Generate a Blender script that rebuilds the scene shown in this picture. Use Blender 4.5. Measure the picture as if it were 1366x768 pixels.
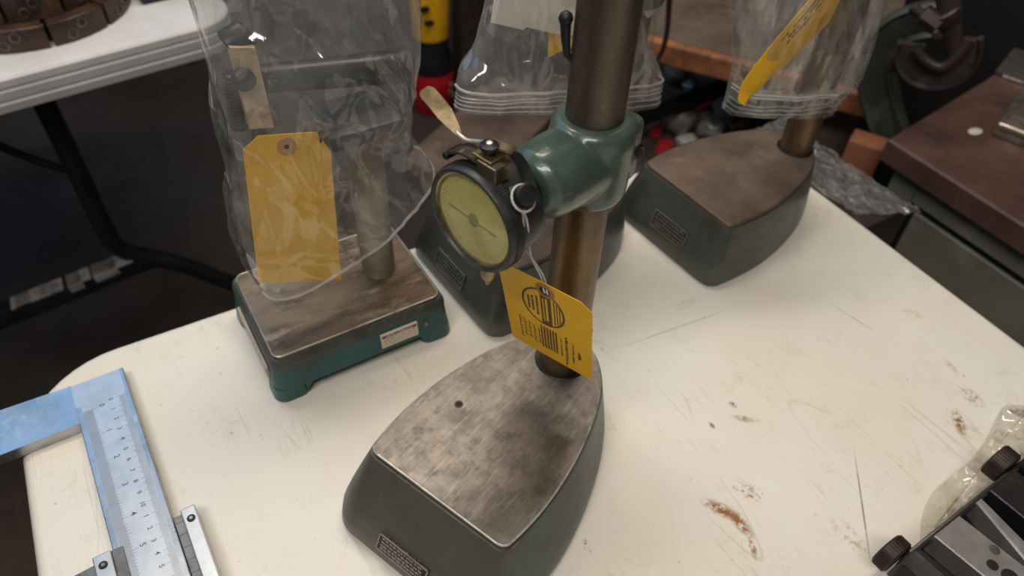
import bpy, bmesh, math, random
from mathutils import Vector, Matrix, noise
random.seed(7)
for o in list(bpy.data.objects): bpy.data.objects.remove(o)
S = bpy.context.scene
COL = S.collection
TZ = 0.74                                   # height of the folding table's top above the floor
V3 = Vector
# ------------------------------------------------------------------ camera
CAM = V3((0.15006850, -0.49456246, 0.47935935 + TZ))
RR = ((0.86895072, -0.32926576, 0.36947084), (-0.49344687, -0.63357527, 0.59589644), (0.03787929, -0.70011887, -0.71302085))
FPX = 991.7047
cd = bpy.data.cameras.new('camera'); cam = bpy.data.objects.new('camera', cd); COL.objects.link(cam)
cam.matrix_world = Matrix(((RR[0][0], -RR[0][1], -RR[0][2], CAM.x), (RR[1][0], -RR[1][1], -RR[1][2], CAM.y), (RR[2][0], -RR[2][1], -RR[2][2], CAM.z), (0, 0, 0, 1)))
cd.sensor_width = 36; cd.lens = FPX / 1366 * 36; cd.clip_start = 0.01
cd.dof.use_dof = True; cd.dof.focus_distance = 0.43; cd.dof.aperture_fstop = 7.5
S.camera = cam
# ------------------------------------------------------------------ light
W = bpy.data.worlds.new('world'); S.world = W; W.use_nodes = True
W.node_tree.nodes['Background'].inputs[0].default_value = (1.0, 0.93, 0.84, 1)
W.node_tree.nodes['Background'].inputs[1].default_value = 0.10
def area(name, loc, target, sx, sy, power, col):
    l = bpy.data.lights.new(name, 'AREA'); l.shape = 'RECTANGLE'; l.size = sx; l.size_y = sy; l.energy = power; l.color = col
    o = bpy.data.objects.new(name, l); COL.objects.link(o); o.location = loc
    o.rotation_euler = (V3(target) - V3(loc)).to_track_quat('-Z', 'Y').to_euler(); return o
area('skylight', (-0.75, 2.2, 2.95), (0.1, 0, TZ), 2.6, 1.6, 20, (0.30, 0.60, 1.0))
area('ceiling_tube_lamp', (0.62, 0.42, 2.6), (0.55, 0.2, 0), 1.4, 0.3, 23, (1.0, 0.91, 0.78))
area('ceiling_tube_lamp', (-0.5, -0.9, 2.6), (0.1, -0.2, 0.5), 1.3, 0.3, 24.5, (1.0, 0.96, 0.93))
S.view_settings.view_transform = 'Standard'; S.view_settings.look = 'None'
S.view_settings.exposure = -0.1; S.view_settings.gamma = 1.0; S.view_settings.use_curve_mapping = False
# ------------------------------------------------------------------ helpers
def ray(px, py):
    a, b = (px - 683) / FPX, (py - 384) / FPX
    return V3([RR[i][0] * a + RR[i][1] * b + RR[i][2] for i in range(3)])
def oz(px, py, z):                          # point at height z above the table top
    d = ray(px, py); return CAM + d * ((z + TZ - CAM.z) / d.z)
def oy(px, py, y):                          # point on the vertical plane y
    d = ray(px, py); return CAM + d * ((y - CAM.y) / d.y)
def opl(px, py, P0, n):                     # point on a plane
    d = ray(px, py); P0 = V3(P0); n = V3(n); return CAM + d * ((P0 - CAM).dot(n) / d.dot(n))
def srgb(r, g, b):
    f = lambda c: (c / 255) / 12.92 if c / 255 <= .04045 else ((c / 255 + .055) / 1.055) ** 2.4
    return (f(r), f(g), f(b), 1)
class NT:
    def __init__(s, name):
        s.m = bpy.data.materials.new(name); s.m.use_nodes = True; s.t = s.m.node_tree; s.t.nodes.clear()
        s.tc = s.n('ShaderNodeTexCoord'); s.out = s.n('ShaderNodeOutputMaterial')
    def n(s, k, **kw):
        x = s.t.nodes.new(k)
        for a, v in kw.items(): setattr(x, a, v)
        return x
    def l(s, a, b): s.t.links.new(a, b)
    def coord(s, scale=(1, 1, 1), rot=(0, 0, 0), loc=(0, 0, 0)):
        mp = s.n('ShaderNodeMapping'); s.l(s.tc.outputs['Object'], mp.inputs[0])
        mp.inputs['Scale'].default_value = scale; mp.inputs['Rotation'].default_value = rot; mp.inputs['Location'].default_value = loc
        return mp.outputs[0]
    def noise(s, scale, detail=4, rough=.6, vec=None, dist=0):
        x = s.n('ShaderNodeTexNoise'); x.inputs['Scale'].default_value = scale; x.inputs['Detail'].default_value = detail
        x.inputs['Roughness'].default_value = rough; x.inputs['Distortion'].default_value = dist
        s.l(vec if vec else s.tc.outputs['Object'], x.inputs['Vector']); return x.outputs[0]
    def ramp(s, fac, lo, hi, a=0., b=1.):
        x = s.n('ShaderNodeMapRange'); x.clamp = True
        for i, v in zip((1, 2, 3, 4), (lo, hi, a, b)): x.inputs[i].default_value = v
        s.l(fac, x.inputs[0]); return x.outputs[0]
    def math(s, op, a, b=None):
        x = s.n('ShaderNodeMath', operation=op)
        for i, v in enumerate((a, b)):
            if v is None: continue
            if isinstance(v, (int, float)): x.inputs[i].default_value = v
            else: s.l(v, x.inputs[i])
        return x.outputs[0]
    def mix(s, fac, a, b):
        x = s.n('ShaderNodeMix', data_type='RGBA')
        s.l(fac, x.inputs[0])
        for i, v in ((6, a), (7, b)):
            if isinstance(v, tuple): x.inputs[i].default_value = v
            else: s.l(v, x.inputs[i])
        return x.outputs[2]
    def bsdf(s, color, rough=.5, metal=0., bump=None, bstr=.2, bdist=.001, coat=0., spec=.5):
        b = s.n('ShaderNodeBsdfPrincipled')
        for k, v in (('Base Color', color), ('Roughness', rough), ('Metallic', metal)):
            if isinstance(v, (int, float, tuple)): b.inputs[k].default_value = v
            else: s.l(v, b.inputs[k])
        b.inputs['Coat Weight'].default_value = coat; b.inputs['Specular IOR Level'].default_value = spec
        if bump is not None:
            bp = s.n('ShaderNodeBump'); bp.inputs['Strength'].default_value = bstr; bp.inputs['Distance'].default_value = bdist
            s.l(bump, bp.inputs['Height']); s.l(bp.outputs[0], b.inputs['Normal'])
        s.l(b.outputs[0], s.out.inputs[0]); return s.m
def worn(name, base, dark=None, light=None, rough=.5, metal=0., sc=60, lo=.45, hi=.7, sc2=25, bstr=.15, bsc=400, rvar=.12, coat=0., spec=.5, stretch=(1, 1, 1), lo2=.55, hi2=.75):
    t = NT(name); c = base; v = t.coord(stretch)
    if dark: c = t.mix(t.ramp(t.noise(sc, 6, .65, v), lo, hi), c, dark)
    if light: c = t.mix(t.ramp(t.noise(sc2, 5, .7, v), lo2, hi2), c, light)
    r = t.ramp(t.noise(sc * .8, 4, .6, v), .3, .7, rough - rvar, rough + rvar)
    return t.bsdf(c, r, metal, t.noise(bsc, 3, .6, v), bstr, .0006, coat, spec)
def obj(name, bm, m, parent=None, smooth=None, label=None):
    me = bpy.data.meshes.new(name); bm.normal_update(); bm.to_mesh(me); bm.free()
    if smooth is not None:
        me.polygons.foreach_set('use_smooth', [True] * len(me.polygons))
        me.set_sharp_from_angle(angle=math.radians(smooth))
    me.materials.append(m); o = bpy.data.objects.new(name, me); COL.objects.link(o)
    if parent: o.parent = parent
    if label: o['label'] = label
    return o
def thing(name, label, cat, loc=(0, 0, 0), rz=0, group=None):
    o = bpy.data.objects.new(name, None); COL.objects.link(o); o.location = loc; o.rotation_euler = (0, 0, rz); o.empty_display_size = .02
    o['label'] = label; o['category'] = cat
    if group: o['group'] = group
    return o
def tag(o, label, cat, group=None):
    o['label'] = label; o['category'] = cat
    if group: o['group'] = group
    return o
def place(bm, vs, M):
    bmesh.ops.transform(bm, matrix=M, verts=vs)
def frame(o, x, y, z): # matrix from origin and axes
    x, y, z = V3(x), V3(y), V3(z)
    return Matrix(((x.x, y.x, z.x, o[0]), (x.y, y.y, z.y, o[1]), (x.z, y.z, z.z, o[2]), (0, 0, 0, 1)))
def zframe(o, d, up=(0, 0, 1)):
    d = V3(d).normalized(); u = V3(up)
    if abs(d.dot(u)) > .98: u = V3((1, 0, 0))
    x = u.cross(d).normalized(); return frame(o, x, d.cross(x), d)
def box(bm, lo, hi, bev=0., M=None, seg=2):
    r = bmesh.ops.create_cube(bm, size=1); vs = r['verts']
    for v in vs: v.co = V3([lo[i] + (v.co[i] + .5) * (hi[i] - lo[i]) for i in range(3)])
    if bev:
        es = list({e for v in vs for e in v.link_edges})
        q = bmesh.ops.bevel(bm, geom=es, offset=bev, segments=seg, affect='EDGES', profile=.5)
        vs = list({v for f in q['faces'] for v in f.verts} | {v for v in vs if v.is_valid})
    if M is not None: place(bm, vs, M)
    return bm
def BM(): return bmesh.new()
def bx(lo, hi, bev=0., M=None, seg=2): return box(BM(), lo, hi, bev, M, seg)
def lathe(prof, n=48, M=None, bm=None, cap=True):
    bm = bm or BM(); rings = []
    for r, z in prof: rings.append([bm.verts.new((r * math.cos(2 * math.pi * i / n), r * math.sin(2 * math.pi * i / n), z)) for i in range(n)])
    for a, b in zip(rings, rings[1:]):
        for i in range(n): bm.faces.new((a[i], a[(i + 1) % n], b[(i + 1) % n], b[i]))
    if cap:
        if prof[0][0] > 0: bm.faces.new(rings[0][::-1])
        if prof[-1][0] > 0: bm.faces.new(rings[-1])
    if M is not None: place(bm, [v for r in rings for v in r], M)
    return bm
def cyl(p0, p1, r, r2=None, n=32, bev=0., bm=None):
    p0, p1 = V3(p0), V3(p1); L = (p1 - p0).length; r2 = r if r2 is None else r2
    pr = [(r, 0), (r2, L)] if not bev else [(r - bev, 0), (r, bev), (r2, L - bev), (r2 - bev, L)]
    return lathe(pr, n, zframe(p0, p1 - p0), bm)
def catmull(pts, k=8):
    pts = [V3(p) for p in pts]; out = []
    for i in range(len(pts) - 1):
        a, b, c, d = pts[max(i - 1, 0)], pts[i], pts[i + 1], pts[min(i + 2, len(pts) - 1)]
        for j in range(k):
            t = j / k
            out.append(.5 * ((2 * b) + (c - a) * t + (2 * a - 5 * b + 4 * c - d) * t * t + (3 * b - a - 3 * c + d) * t ** 3))
    return out + [pts[-1]]
def tube(pts, r, n=10, bm=None, flat=1., closed=False, up=None):
    bm = bm or BM(); pts = [V3(p) for p in pts]; rings = []; N = len(pts); px = V3(up) if up else None
    for i, q in enumerate(pts):
        d = (pts[(i + 1) % N] - pts[i - 1]) if closed else (pts[min(i + 1, N - 1)] - pts[max(i - 1, 0)])
        d.normalize()
        if px is None: px = V3((0, 0, 1)) if abs(d.z) < .9 else V3((1, 0, 0))
        x = (px - d * px.dot(d)).normalized(); px = x if not up else V3(up); y = d.cross(x)
        rr = r(i / (N - 1)) if callable(r) else r
        rings.append([bm.verts.new(q + x * (rr * math.cos(2 * math.pi * k / n)) + y * (rr * flat * math.sin(2 * math.pi * k / n))) for k in range(n)])
    for i in range(N if closed else N - 1):
        a, b = rings[i], rings[(i + 1) % N]
        for k in range(n): bm.faces.new((a[k], a[(k + 1) % n], b[(k + 1) % n], b[k]))
    if not closed: bm.faces.new(rings[0][::-1]); bm.faces.new(rings[-1])
    return bm
def loft(rings, bm=None, cap=True):
    bm = bm or BM(); R = [[bm.verts.new(q) for q in r] for r in rings]; n = len(R[0])
    for a, b in zip(R, R[1:]):
        for i in range(n): bm.faces.new((a[i], a[(i + 1) % n], b[(i + 1) % n], b[i]))
    if cap: bm.faces.new(R[0][::-1]); bm.faces.new(R[-1])
    return bm
def prism(pts, z0, z1, bev=0., M=None, bm=None):
    """closed outline (ccw, xy) raised from z0 to z1 with a small chamfer on top"""
    c = offset(pts, -bev) if bev else pts
    rings = [[V3((x, y, z0)) for x, y in pts], [V3((x, y, z1 - bev)) for x, y in pts]]
    if bev: rings.append([V3((x, y, z1)) for x, y in c])
    b = loft(rings, bm)
    if M is not None: bmesh.ops.transform(b, matrix=M, verts=b.verts)
    return b
def offset(pts, d):
    n = len(pts); out = []
    for i in range(n):
        dd = d(i) if callable(d) else d
        a, b = V3((*pts[i - 1], 0)), V3((*pts[(i + 1) % n], 0)); t = (b - a)
        if t.length < 1e-9: out.append(pts[i]); continue
        t.normalize(); out.append((pts[i][0] + t.y * dd, pts[i][1] - t.x * dd))
    return out
def rrect(x0, y0, x1, y1, r, k=6):
    o = []
    for cx, cy, a in ((x1 - r, y0 + r, -90), (x1 - r, y1 - r, 0), (x0 + r, y1 - r, 90), (x0 + r, y0 + r, 180)):
        for i in range(k + 1):
            t = math.radians(a + 90 * i / k); o.append((cx + r * math.cos(t), cy + r * math.sin(t)))
    return o
def text(s, size, M, m, parent, name='lettering', depth=.00006, bold=0., align='CENTER'):
    cu = bpy.data.curves.new('t', 'FONT'); cu.body = s; cu.size = size; cu.extrude = depth; cu.align_x = align; cu.align_y = 'CENTER'; cu.offset = bold; cu.resolution_u = 2
    to = bpy.data.objects.new('t', cu); COL.objects.link(to); dg = bpy.context.evaluated_depsgraph_get(); dg.update()
    me = bpy.data.meshes.new_from_object(to.evaluated_get(dg)); bpy.data.objects.remove(to); bpy.data.curves.remove(cu)
    me.transform(M); me.materials.clear(); me.materials.append(m); me.name = name
    o = bpy.data.objects.new(name, me); COL.objects.link(o); o.parent = parent; return o
# ------------------------------------------------------------------ materials
M_dgreen = worn('dark_green_enamel', srgb(70, 74, 66), srgb(54, 50, 44), srgb(70, 86, 76), .36, 0, 35, .45, .75, 50, .25, 700, .1, .15)
M_mgreen = worn('smoky_green_enamel', srgb(76, 76, 66), srgb(64, 56, 48), srgb(72, 88, 76), .40, 0, 14, .4, .7, 9, .3, 800, .1, .1, lo2=.5, hi2=.65)
M_teal = worn('teal_enamel', srgb(28, 78, 78), srgb(34, 54, 52), srgb(60, 92, 88), .42, 0, 30, .5, .8, 60, .2, 600, .12, .1, lo2=.66, hi2=.8)
M_tealworn = worn('worn_teal_rim', srgb(74, 74, 66), srgb(60, 52, 44), srgb(92, 112, 104), .5, 0, 60, .4, .7, 90, .3, 700)
M_arm = worn('hammered_green_enamel', srgb(72, 88, 77), srgb(52, 66, 57), srgb(92, 106, 96), .30, .0, 30, .4, .75, 24, .2, 900, .06, .35)
def plate_mat():
    t = NT('ground_steel')
    c = t.mix(t.ramp(t.noise(34, 6, .7), .40, .68), srgb(134, 126, 118), srgb(96, 89, 82))
    c = t.mix(t.ramp(t.noise(120, 5, .75), .52, .70, 0, .7), c, srgb(96, 88, 80))
    c = t.mix(t.ramp(t.noise(500, 3, .7, t.coord((.08, 1, 1), (0, 0, .5))), .54, .64, 0, .16), c, srgb(196, 190, 182))
    c = t.mix(t.ramp(t.noise(500, 3, .7, t.coord((1, .08, 1), (0, 0, .35))), .56, .66, 0, .05), c, srgb(190, 184, 176))
    c = t.mix(t.ramp(t.noise(6, 3, .6), .56, .72, 0, .6), c, srgb(112, 96, 84))
    return t.bsdf(c, t.ramp(t.noise(60, 5, .7), .3, .7, .38, .54), .85, t.noise(700, 3, .7, t.coord((.15, 1, 1), (0, 0, .5))), .12, .0005)
M_plate = plate_mat()
M_plateb = worn('browned_steel', srgb(128, 110, 96), srgb(92, 76, 66), srgb(140, 126, 112), .48, .55, 20, .4, .72, 30, .12, 1200, .1)
M_platel = worn('tarnished_steel', srgb(146, 124, 100), srgb(78, 62, 52), srgb(186, 168, 146), .40, .75, 14, .42, .66, 24, .1, 1200, .1, stretch=(.8, 2.2, 1))
M_bright = worn('bright_edge_steel', srgb(226, 220, 210), srgb(168, 158, 148), None, .35, .5, 80)
M_black = worn('black_oxide_steel', srgb(46, 45, 44), srgb(32, 30, 30), srgb(70, 66, 62), .42, .5, 80, .4, .7, 60, .15, 900)
M_bezel = worn('black_bezel_enamel', srgb(56, 57, 58), srgb(42, 42, 42), srgb(80, 80, 78), .45, .25, 60, .4, .7, 80, .2, 900)
M_brass = worn('aged_brass', srgb(150, 132, 98), srgb(112, 94, 66), srgb(186, 170, 136), .35, .85, 60)
M_bronze = worn('dulled_nickel', srgb(128, 116, 96), srgb(88, 78, 62), srgb(176, 166, 146), .34, .85, 50)
M_nickel = worn('worn_nickel', srgb(168, 158, 146), srgb(128, 118, 106), srgb(200, 192, 182), .32, .85, 40)
M_beige = worn('pale_worn_bar', srgb(196, 172, 138), srgb(150, 124, 92), srgb(214, 196, 168), .5, .2, 60)
M_dark = worn('black_rubber_paint', srgb(22, 23, 28), srgb(14, 14, 18), None, .5, 0, 30)
M_ink = worn('dark_ink', srgb(92, 70, 40), None, None, .7)
M_hole = worn('hole_shadow_black', srgb(14, 12, 11), None, None, .7)
M_white = worn('white_paper', srgb(226, 222, 214), srgb(208, 202, 192), None, .7, 0, 20)
M_string = worn('white_cotton_string', srgb(206, 204, 200), srgb(170, 166, 160), None, .8, 0, 900)
M_yel = worn('yellow_card', srgb(238, 184, 22), srgb(226, 168, 14), srgb(242, 196, 60), .62, 0, 18, .45, .75, 30, .1, 900)
M_steel = worn('satin_steel', srgb(176, 180, 184), srgb(150, 154, 158), srgb(196, 198, 200), .30, .9, 40, .4, .7, 60, .06, 1500, .06)
M_steel2 = worn('matt_scale_steel', srgb(198, 199, 200), srgb(180, 182, 184), None, .38, .8, 60, .4, .7, 60, .05, 1500, .05)
M_steeld = worn('dull_edge_steel', srgb(120, 120, 118), srgb(86, 84, 80), srgb(160, 158, 154), .42, .8, 50)
M_rust = worn('rusty_brown_iron', srgb(84, 66, 58), srgb(54, 42, 38), srgb(126, 92, 66), .42, .5, 40, .4, .7, 20, .3, 600)
M_paint = worn('olive_green_paint', srgb(122, 118, 100), srgb(104, 100, 84), srgb(134, 130, 112), .5, 0, 9, .4, .7, 12, .15, 300)
M_claret = worn('claret_brown_laminate', srgb(92, 66, 58), srgb(70, 50, 44), srgb(110, 88, 80), .38, 0, 10, .42, .68, 14, .1, 400, .1)
M_wood = worn('dirty_bench_wood', srgb(104, 88, 76), srgb(70, 56, 48), srgb(124, 104, 88), .65, 0, 12, .4, .7, 20, .3, 200, stretch=(1, 1, 1))
M_woode = worn('worn_orange_wood', srgb(164, 104, 66), srgb(110, 68, 46), srgb(186, 128, 84), .6, 0, 26, .4, .7, 30, .3, 300)
M_red = worn('red_enamel', srgb(176, 24, 38), srgb(140, 16, 28), None, .35, 0, 12)
M_redp = worn('red_plastic', srgb(220, 52, 56), srgb(190, 36, 42), None, .4, 0, 12)
M_yelp = worn('yellow_plastic', srgb(226, 170, 24), srgb(196, 140, 16), None, .45, 0, 30, .5, .7)
M_iron = worn('dark_cast_iron', srgb(78, 68, 64), srgb(52, 44, 42), srgb(100, 88, 82), .45, .4, 30, .4, .7, 20, .3, 500)
M_clampg = worn('grey_green_clamp_paint', srgb(66, 70, 62), srgb(50, 52, 46), srgb(84, 88, 78), .45, .1, 14, .4, .7, 20, .3, 400)
M_vise = worn('oiled_tool_steel', srgb(70, 68, 68), srgb(48, 44, 44), srgb(92, 88, 86), .30, .75, 30, .4, .7, 40, .1, 900)
M_visel = worn('ground_jaw_steel', srgb(176, 172, 168), srgb(146, 140, 136), srgb(190, 186, 182), .36, .7, 30, .4, .7, 40, .06, 900)
M_grey = worn('grey_galvanised', srgb(150, 146, 138), srgb(110, 104, 96), srgb(190, 186, 176), .4, .5, 40)
M_wall = worn('dim_shop_wall', srgb(92, 86, 78), srgb(70, 64, 58), None, .85, 0, 2)
M_stick = worn('cream_sticker', srgb(214, 204, 182), srgb(198, 186, 160), None, .5, 0, 40)
M_purple = worn('purple_print', srgb(136, 62, 104), None, None, .6)
M_tick = worn('engraved_black', srgb(92, 96, 104), None, None, .6)
M_platebk = worn('nameplate_black', srgb(34, 33, 30), srgb(58, 56, 50), srgb(120, 114, 100), .4, .3, 300, .4, .7, 500, .1, 900, lo2=.52, hi2=.62)
def column_mat():
    t = NT('patinated_column_steel'); v = t.coord((1, 1, .25))
    low = t.mix(t.ramp(t.noise(60, 6, .7, v), .35, .68), srgb(132, 110, 80), srgb(90, 74, 58))
    up = t.mix(t.ramp(t.noise(30, 6, .7, v), .35, .7), srgb(112, 102, 90), srgb(78, 68, 58))
    sp = t.n('ShaderNodeSeparateXYZ'); t.l(t.tc.outputs['Object'], sp.inputs[0])
    c = t.mix(t.ramp(sp.outputs[2], .17, .22), low, up)
    c = t.mix(t.ramp(t.noise(340, 3, .7), .60, .70, 0, .25), c, srgb(160, 146, 128))
    return t.bsdf(c, t.ramp(t.noise(50, 4, .6, v), .3, .7, .30, .50), .75, t.noise(900, 3, .7), .25, .0008)
M_col = column_mat()
def plastic(name, white=.10, tint=(.93, .925, .91, 1), bsc=45, rough=.12, gl=1.0, bstr=.35):
    t = NT(name)
    tr = t.n('ShaderNodeBsdfTransparent'); tr.inputs[0].default_value = tint
    g = t.n('ShaderNodeBsdfGlossy'); g.inputs['Roughness'].default_value = rough; g.inputs['Color'].default_value = (1, 1, 1, 1)
    d = t.n('ShaderNodeBsdfDiffuse'); d.inputs[0].default_value = (.85, .84, .80, 1)
    tl = t.n('ShaderNodeBsdfTranslucent'); tl.inputs[0].default_value = (.85, .84, .80, 1)
    vo = t.n('ShaderNodeTexVoronoi', feature='F1'); vo.inputs['Scale'].default_value = bsc; vo.inputs['Randomness'].default_value = 1
    dn = t.n('ShaderNodeMix', data_type='RGBA'); dn.inputs[0].default_value = .025
    nz = t.n('ShaderNodeTexNoise'); nz.inputs['Scale'].default_value = bsc * .5; vv = t.coord((1, 1, .55), (0, .5, .2)); t.l(vv, nz.inputs['Vector'])
    t.l(vv, dn.inputs[6]); t.l(nz.outputs['Color'], dn.inputs[7]); t.l(dn.outputs[2], vo.inputs['Vector'])
    vo2 = t.n('ShaderNodeTexVoronoi', feature='F1'); vo2.inputs['Scale'].default_value = bsc * 2.7; t.l(t.coord((1, 1, .35), (.3, -.5, 0)), vo2.inputs['Vector'])
    h = t.math('ADD', vo.outputs['Distance'], t.math('MULTIPLY', vo2.outputs['Distance'], .28))
    b = t.n('ShaderNodeBump'); b.inputs['Strength'].default_value = bstr; b.inputs['Distance'].default_value = .022; t.l(h, b.inputs['Height'])
    for x in (g, d): t.l(b.outputs[0], x.inputs['Normal'])
    lw = t.n('ShaderNodeLayerWeight'); lw.inputs[0].default_value = .5; t.l(b.outputs[0], lw.inputs['Normal'])
    fr = t.math('ADD', t.math('MULTIPLY', t.math('POWER', lw.outputs['Facing'], 4.0), .6), .06)
    m0 = t.n('ShaderNodeMixShader'); m0.inputs[0].default_value = .5; t.l(d.outputs[0], m0.inputs[1]); t.l(tl.outputs[0], m0.inputs[2])
    m1 = t.n('ShaderNodeMixShader'); t.l(t.ramp(t.noise(40, 4, .6), .3, .75, white * .5, white * 1.7), m1.inputs[0]); t.l(tr.outputs[0], m1.inputs[1]); t.l(m0.outputs[0], m1.inputs[2])
    m2 = t.n('ShaderNodeMixShader'); t.l(t.math('MULTIPLY', fr, gl), m2.inputs[0]); t.l(m1.outputs[0], m2.inputs[1]); t.l(g.outputs[0], m2.inputs[2])
    t.l(m2.outputs[0], t.out.inputs[0]); return t.m
M_bag = plastic('clear_polythene', .14, bsc=24, rough=.09, bstr=.8)
M_bag2 = plastic('clear_polythene_hazy', .17, bsc=30, rough=.09, bstr=.9)
M_bagflat = plastic('loose_clear_film', .10, (.93, .91, .87, 1), 30, .07, bstr=1.0)
M_zip = plastic('zip_ridge_plastic', .45, (.9, .9, .9, 1), 40, .2, bstr=.1)
M_bubble = plastic('bubble_film', .25, (.8, .79, .76, 1), 60, .15)
def glass_mat():
    t = NT('dial_crystal'); tr = t.n('ShaderNodeBsdfTransparent'); tr.inputs[0].default_value = (.97, .96, .86, 1)
    g = t.n('ShaderNodeBsdfGlossy'); g.inputs['Roughness'].default_value = .08
    f = t.n('ShaderNodeLayerWeight'); f.inputs[0].default_value = .5; m = t.n('ShaderNodeMixShader')
    t.l(t.math('ADD', t.math('MULTIPLY', t.math('POWER', f.outputs['Facing'], 5.0), .9), .04), m.inputs[0]); t.l(tr.outputs[0], m.inputs[1]); t.l(g.outputs[0], m.inputs[2]); t.l(m.outputs[0], t.out.inputs[0]); return t.m
M_glass = glass_mat()
def dial_mat():
    t = NT('yellowed_dial_paper'); c = t.mix(t.ramp(t.noise(70, 5, .6), .4, .7), srgb(206, 200, 150), srgb(182, 176, 118))
    return t.bsdf(c, .6, 0)
M_dial = dial_mat()
def table_mat():
    t = NT('scuffed_white_plastic')
    c = t.mix(t.ramp(t.noise(3, 4, .6), .35, .7), srgb(234, 229, 218), srgb(228, 217, 198))
    c = t.mix(t.ramp(t.noise(28, 7, .75), .55, .85, 0, .5), c, srgb(206, 186, 156))
    def hair(sc, st, rot, w, col, amt, c):
        nz = t.noise(sc, 2, .5, t.coord(st, (0, 0, rot)), .4)
        k = t.ramp(t.math('ABSOLUTE', t.math('SUBTRACT', nz, .5)), 0, w, amt, 0)
        k = t.math('MULTIPLY', k, t.ramp(t.noise(14, 2, .5), .48, .6)); return t.mix(k, c, col)
    for a in ((14, (1, .08, 1), .5, .003, srgb(196, 180, 160), .5), (12, (1, .06, 1), -.75, .003, srgb(190, 176, 158), .5), (16, (1, .07, 1), 1.5, .003, srgb(196, 180, 156), .5), (90, (1, .25, 1), .1, .008, srgb(190, 172, 150), .3), (80, (1, .25, 1), -1.9, .008, srgb(190, 172, 150), .3)):
        c = hair(*a, c)
    c = t.mix(t.ramp(t.noise(150, 3, .6), .68, .74, 0, .5), c, srgb(150, 130, 108))
    def blob(c, a, b, w, col, sc, lo, hi, amt):       # stain or gouge along the segment a-b
        m = (a + b) / 2; L = max((b - a).length / 2, .0006); ang = math.atan2(b.y - a.y, b.x - a.x)
        sub = t.n('ShaderNodeVectorMath', operation='SUBTRACT'); t.l(t.tc.outputs['Object'], sub.inputs[0]); sub.inputs[1].default_value = (m.x, m.y, 0)
        rt = t.n('ShaderNodeVectorRotate', rotation_type='Z_AXIS'); t.l(sub.outputs[0], rt.inputs[0]); rt.inputs['Angle'].default_value = -ang
        sc_ = t.n('ShaderNodeVectorMath', operation='MULTIPLY'); t.l(rt.outputs[0], sc_.inputs[0]); sc_.inputs[1].default_value = (1 / (L + w), 1 / w, 0)
        ln = t.n('ShaderNodeVectorMath', operation='LENGTH'); t.l(sc_.outputs[0], ln.inputs[0])
        k = t.math('MULTIPLY', t.ramp(ln.outputs['Value'], .35, 1.0, 1, 0), t.ramp(t.noise(sc, 4, .7), lo, hi, .0, 1))
        return t.mix(t.math('MULTIPLY', k, amt), c, col)
    R1 = srgb(150, 98, 44)
    for (p, q, w, col, sc, lo, hi, amt) in (
        ((942, 670), (985, 690), .0065, R1, 260, .40, .56, 1.), ((975, 684), (1000, 712), .0055, R1, 260, .36, .50, 1.), ((1000, 712), (1008, 745), .003, R1, 260, .42, .56, .9),
        ((992, 652), (1008, 660), .009, R1, 300, .48, .62, .85), ((1275, 550), (1284, 578), .0055, R1, 300, .40, .54, 1.), ((1288, 522), (1304, 536), .008, R1, 320, .46, .6, .8),
        ((982, 556), (1003, 561), .004, R1, 200, .35, .55, .7), ((1138, 590), (1164, 768), .0009, srgb(140, 122, 104), 60, .2, .4, .9), ((808, 470), (985, 408), .0009, srgb(176, 160, 138), 60, .25, .5, .7),
        ((1100, 400), (1180, 450), .0008, srgb(172, 154, 130), 60, .3, .5, .8), ((1260, 480), (1275, 495), .004, srgb(176, 132, 80), 260, .4, .6, .6), ((780, 722), (786, 734), .003, srgb(60, 50, 42), 420, .5, .58, .9),
        ((905, 410), (925, 400), .006, srgb(190, 160, 110), 200, .45, .6, .5), ((1210, 415), (1230, 422), .006, srgb(196, 160, 112), 200, .4, .6, .5), ((1120, 700), (1150, 730), .010, srgb(160, 134, 100), 240, .5, .6, .5), ((975, 538), (980, 541), .003, srgb(70, 58, 48), 400, .42, .5, .8), ((948, 565), (952, 570), .0022, srgb(60, 50, 42), 400, .3, .5, .8)):
        c = blob(c, oz(*p, 0), oz(*q, 0), w, col, sc, lo, hi, amt)
    return t.bsdf(c, t.ramp(t.noise(20, 4, .6), .3, .7, .34, .52), 0, t.noise(260, 4, .6), .16, .0006)
M_table = table_mat()
M_table2 = worn('pale_grey_table_plastic', srgb(220, 218, 216), srgb(204, 200, 196), None, .5, 0, 10, bstr=.15)
def floor_mat():
    t = NT('oil_stained_concrete')
    c = t.mix(t.ramp(t.noise(1.6, 6, .65), .4, .62), srgb(66, 59, 54), srgb(58, 46, 38))
    c = t.mix(t.ramp(t.noise(6, 7, .7), .5, .75), c, srgb(44, 36, 32))
    c = t.mix(t.ramp(t.noise(22, 5, .7), .66, .76, 0, .7), c, srgb(96, 78, 62))
    return t.bsdf(c, .75, 0, t.noise(120, 5, .7), .3, .003, 0, .2)
M_floor = floor_mat()
# ------------------------------------------------------------------ the setting
def struct(name, bm, m):
    o = obj(name, bm, m); o['kind'] = 'structure'; return o
struct('floor', bx((-3.5, -3.5, -.06), (4.2, 3.6, 0)), M_floor)
struct('wall_back', bx((-3.5, 3.6, 0), (4.2, 3.72, 3.1)), M_wall)
struct('wall_right', bx((4.2, -3.5, 0), (4.32, 3.72, 3.1)), M_wall)
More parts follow.
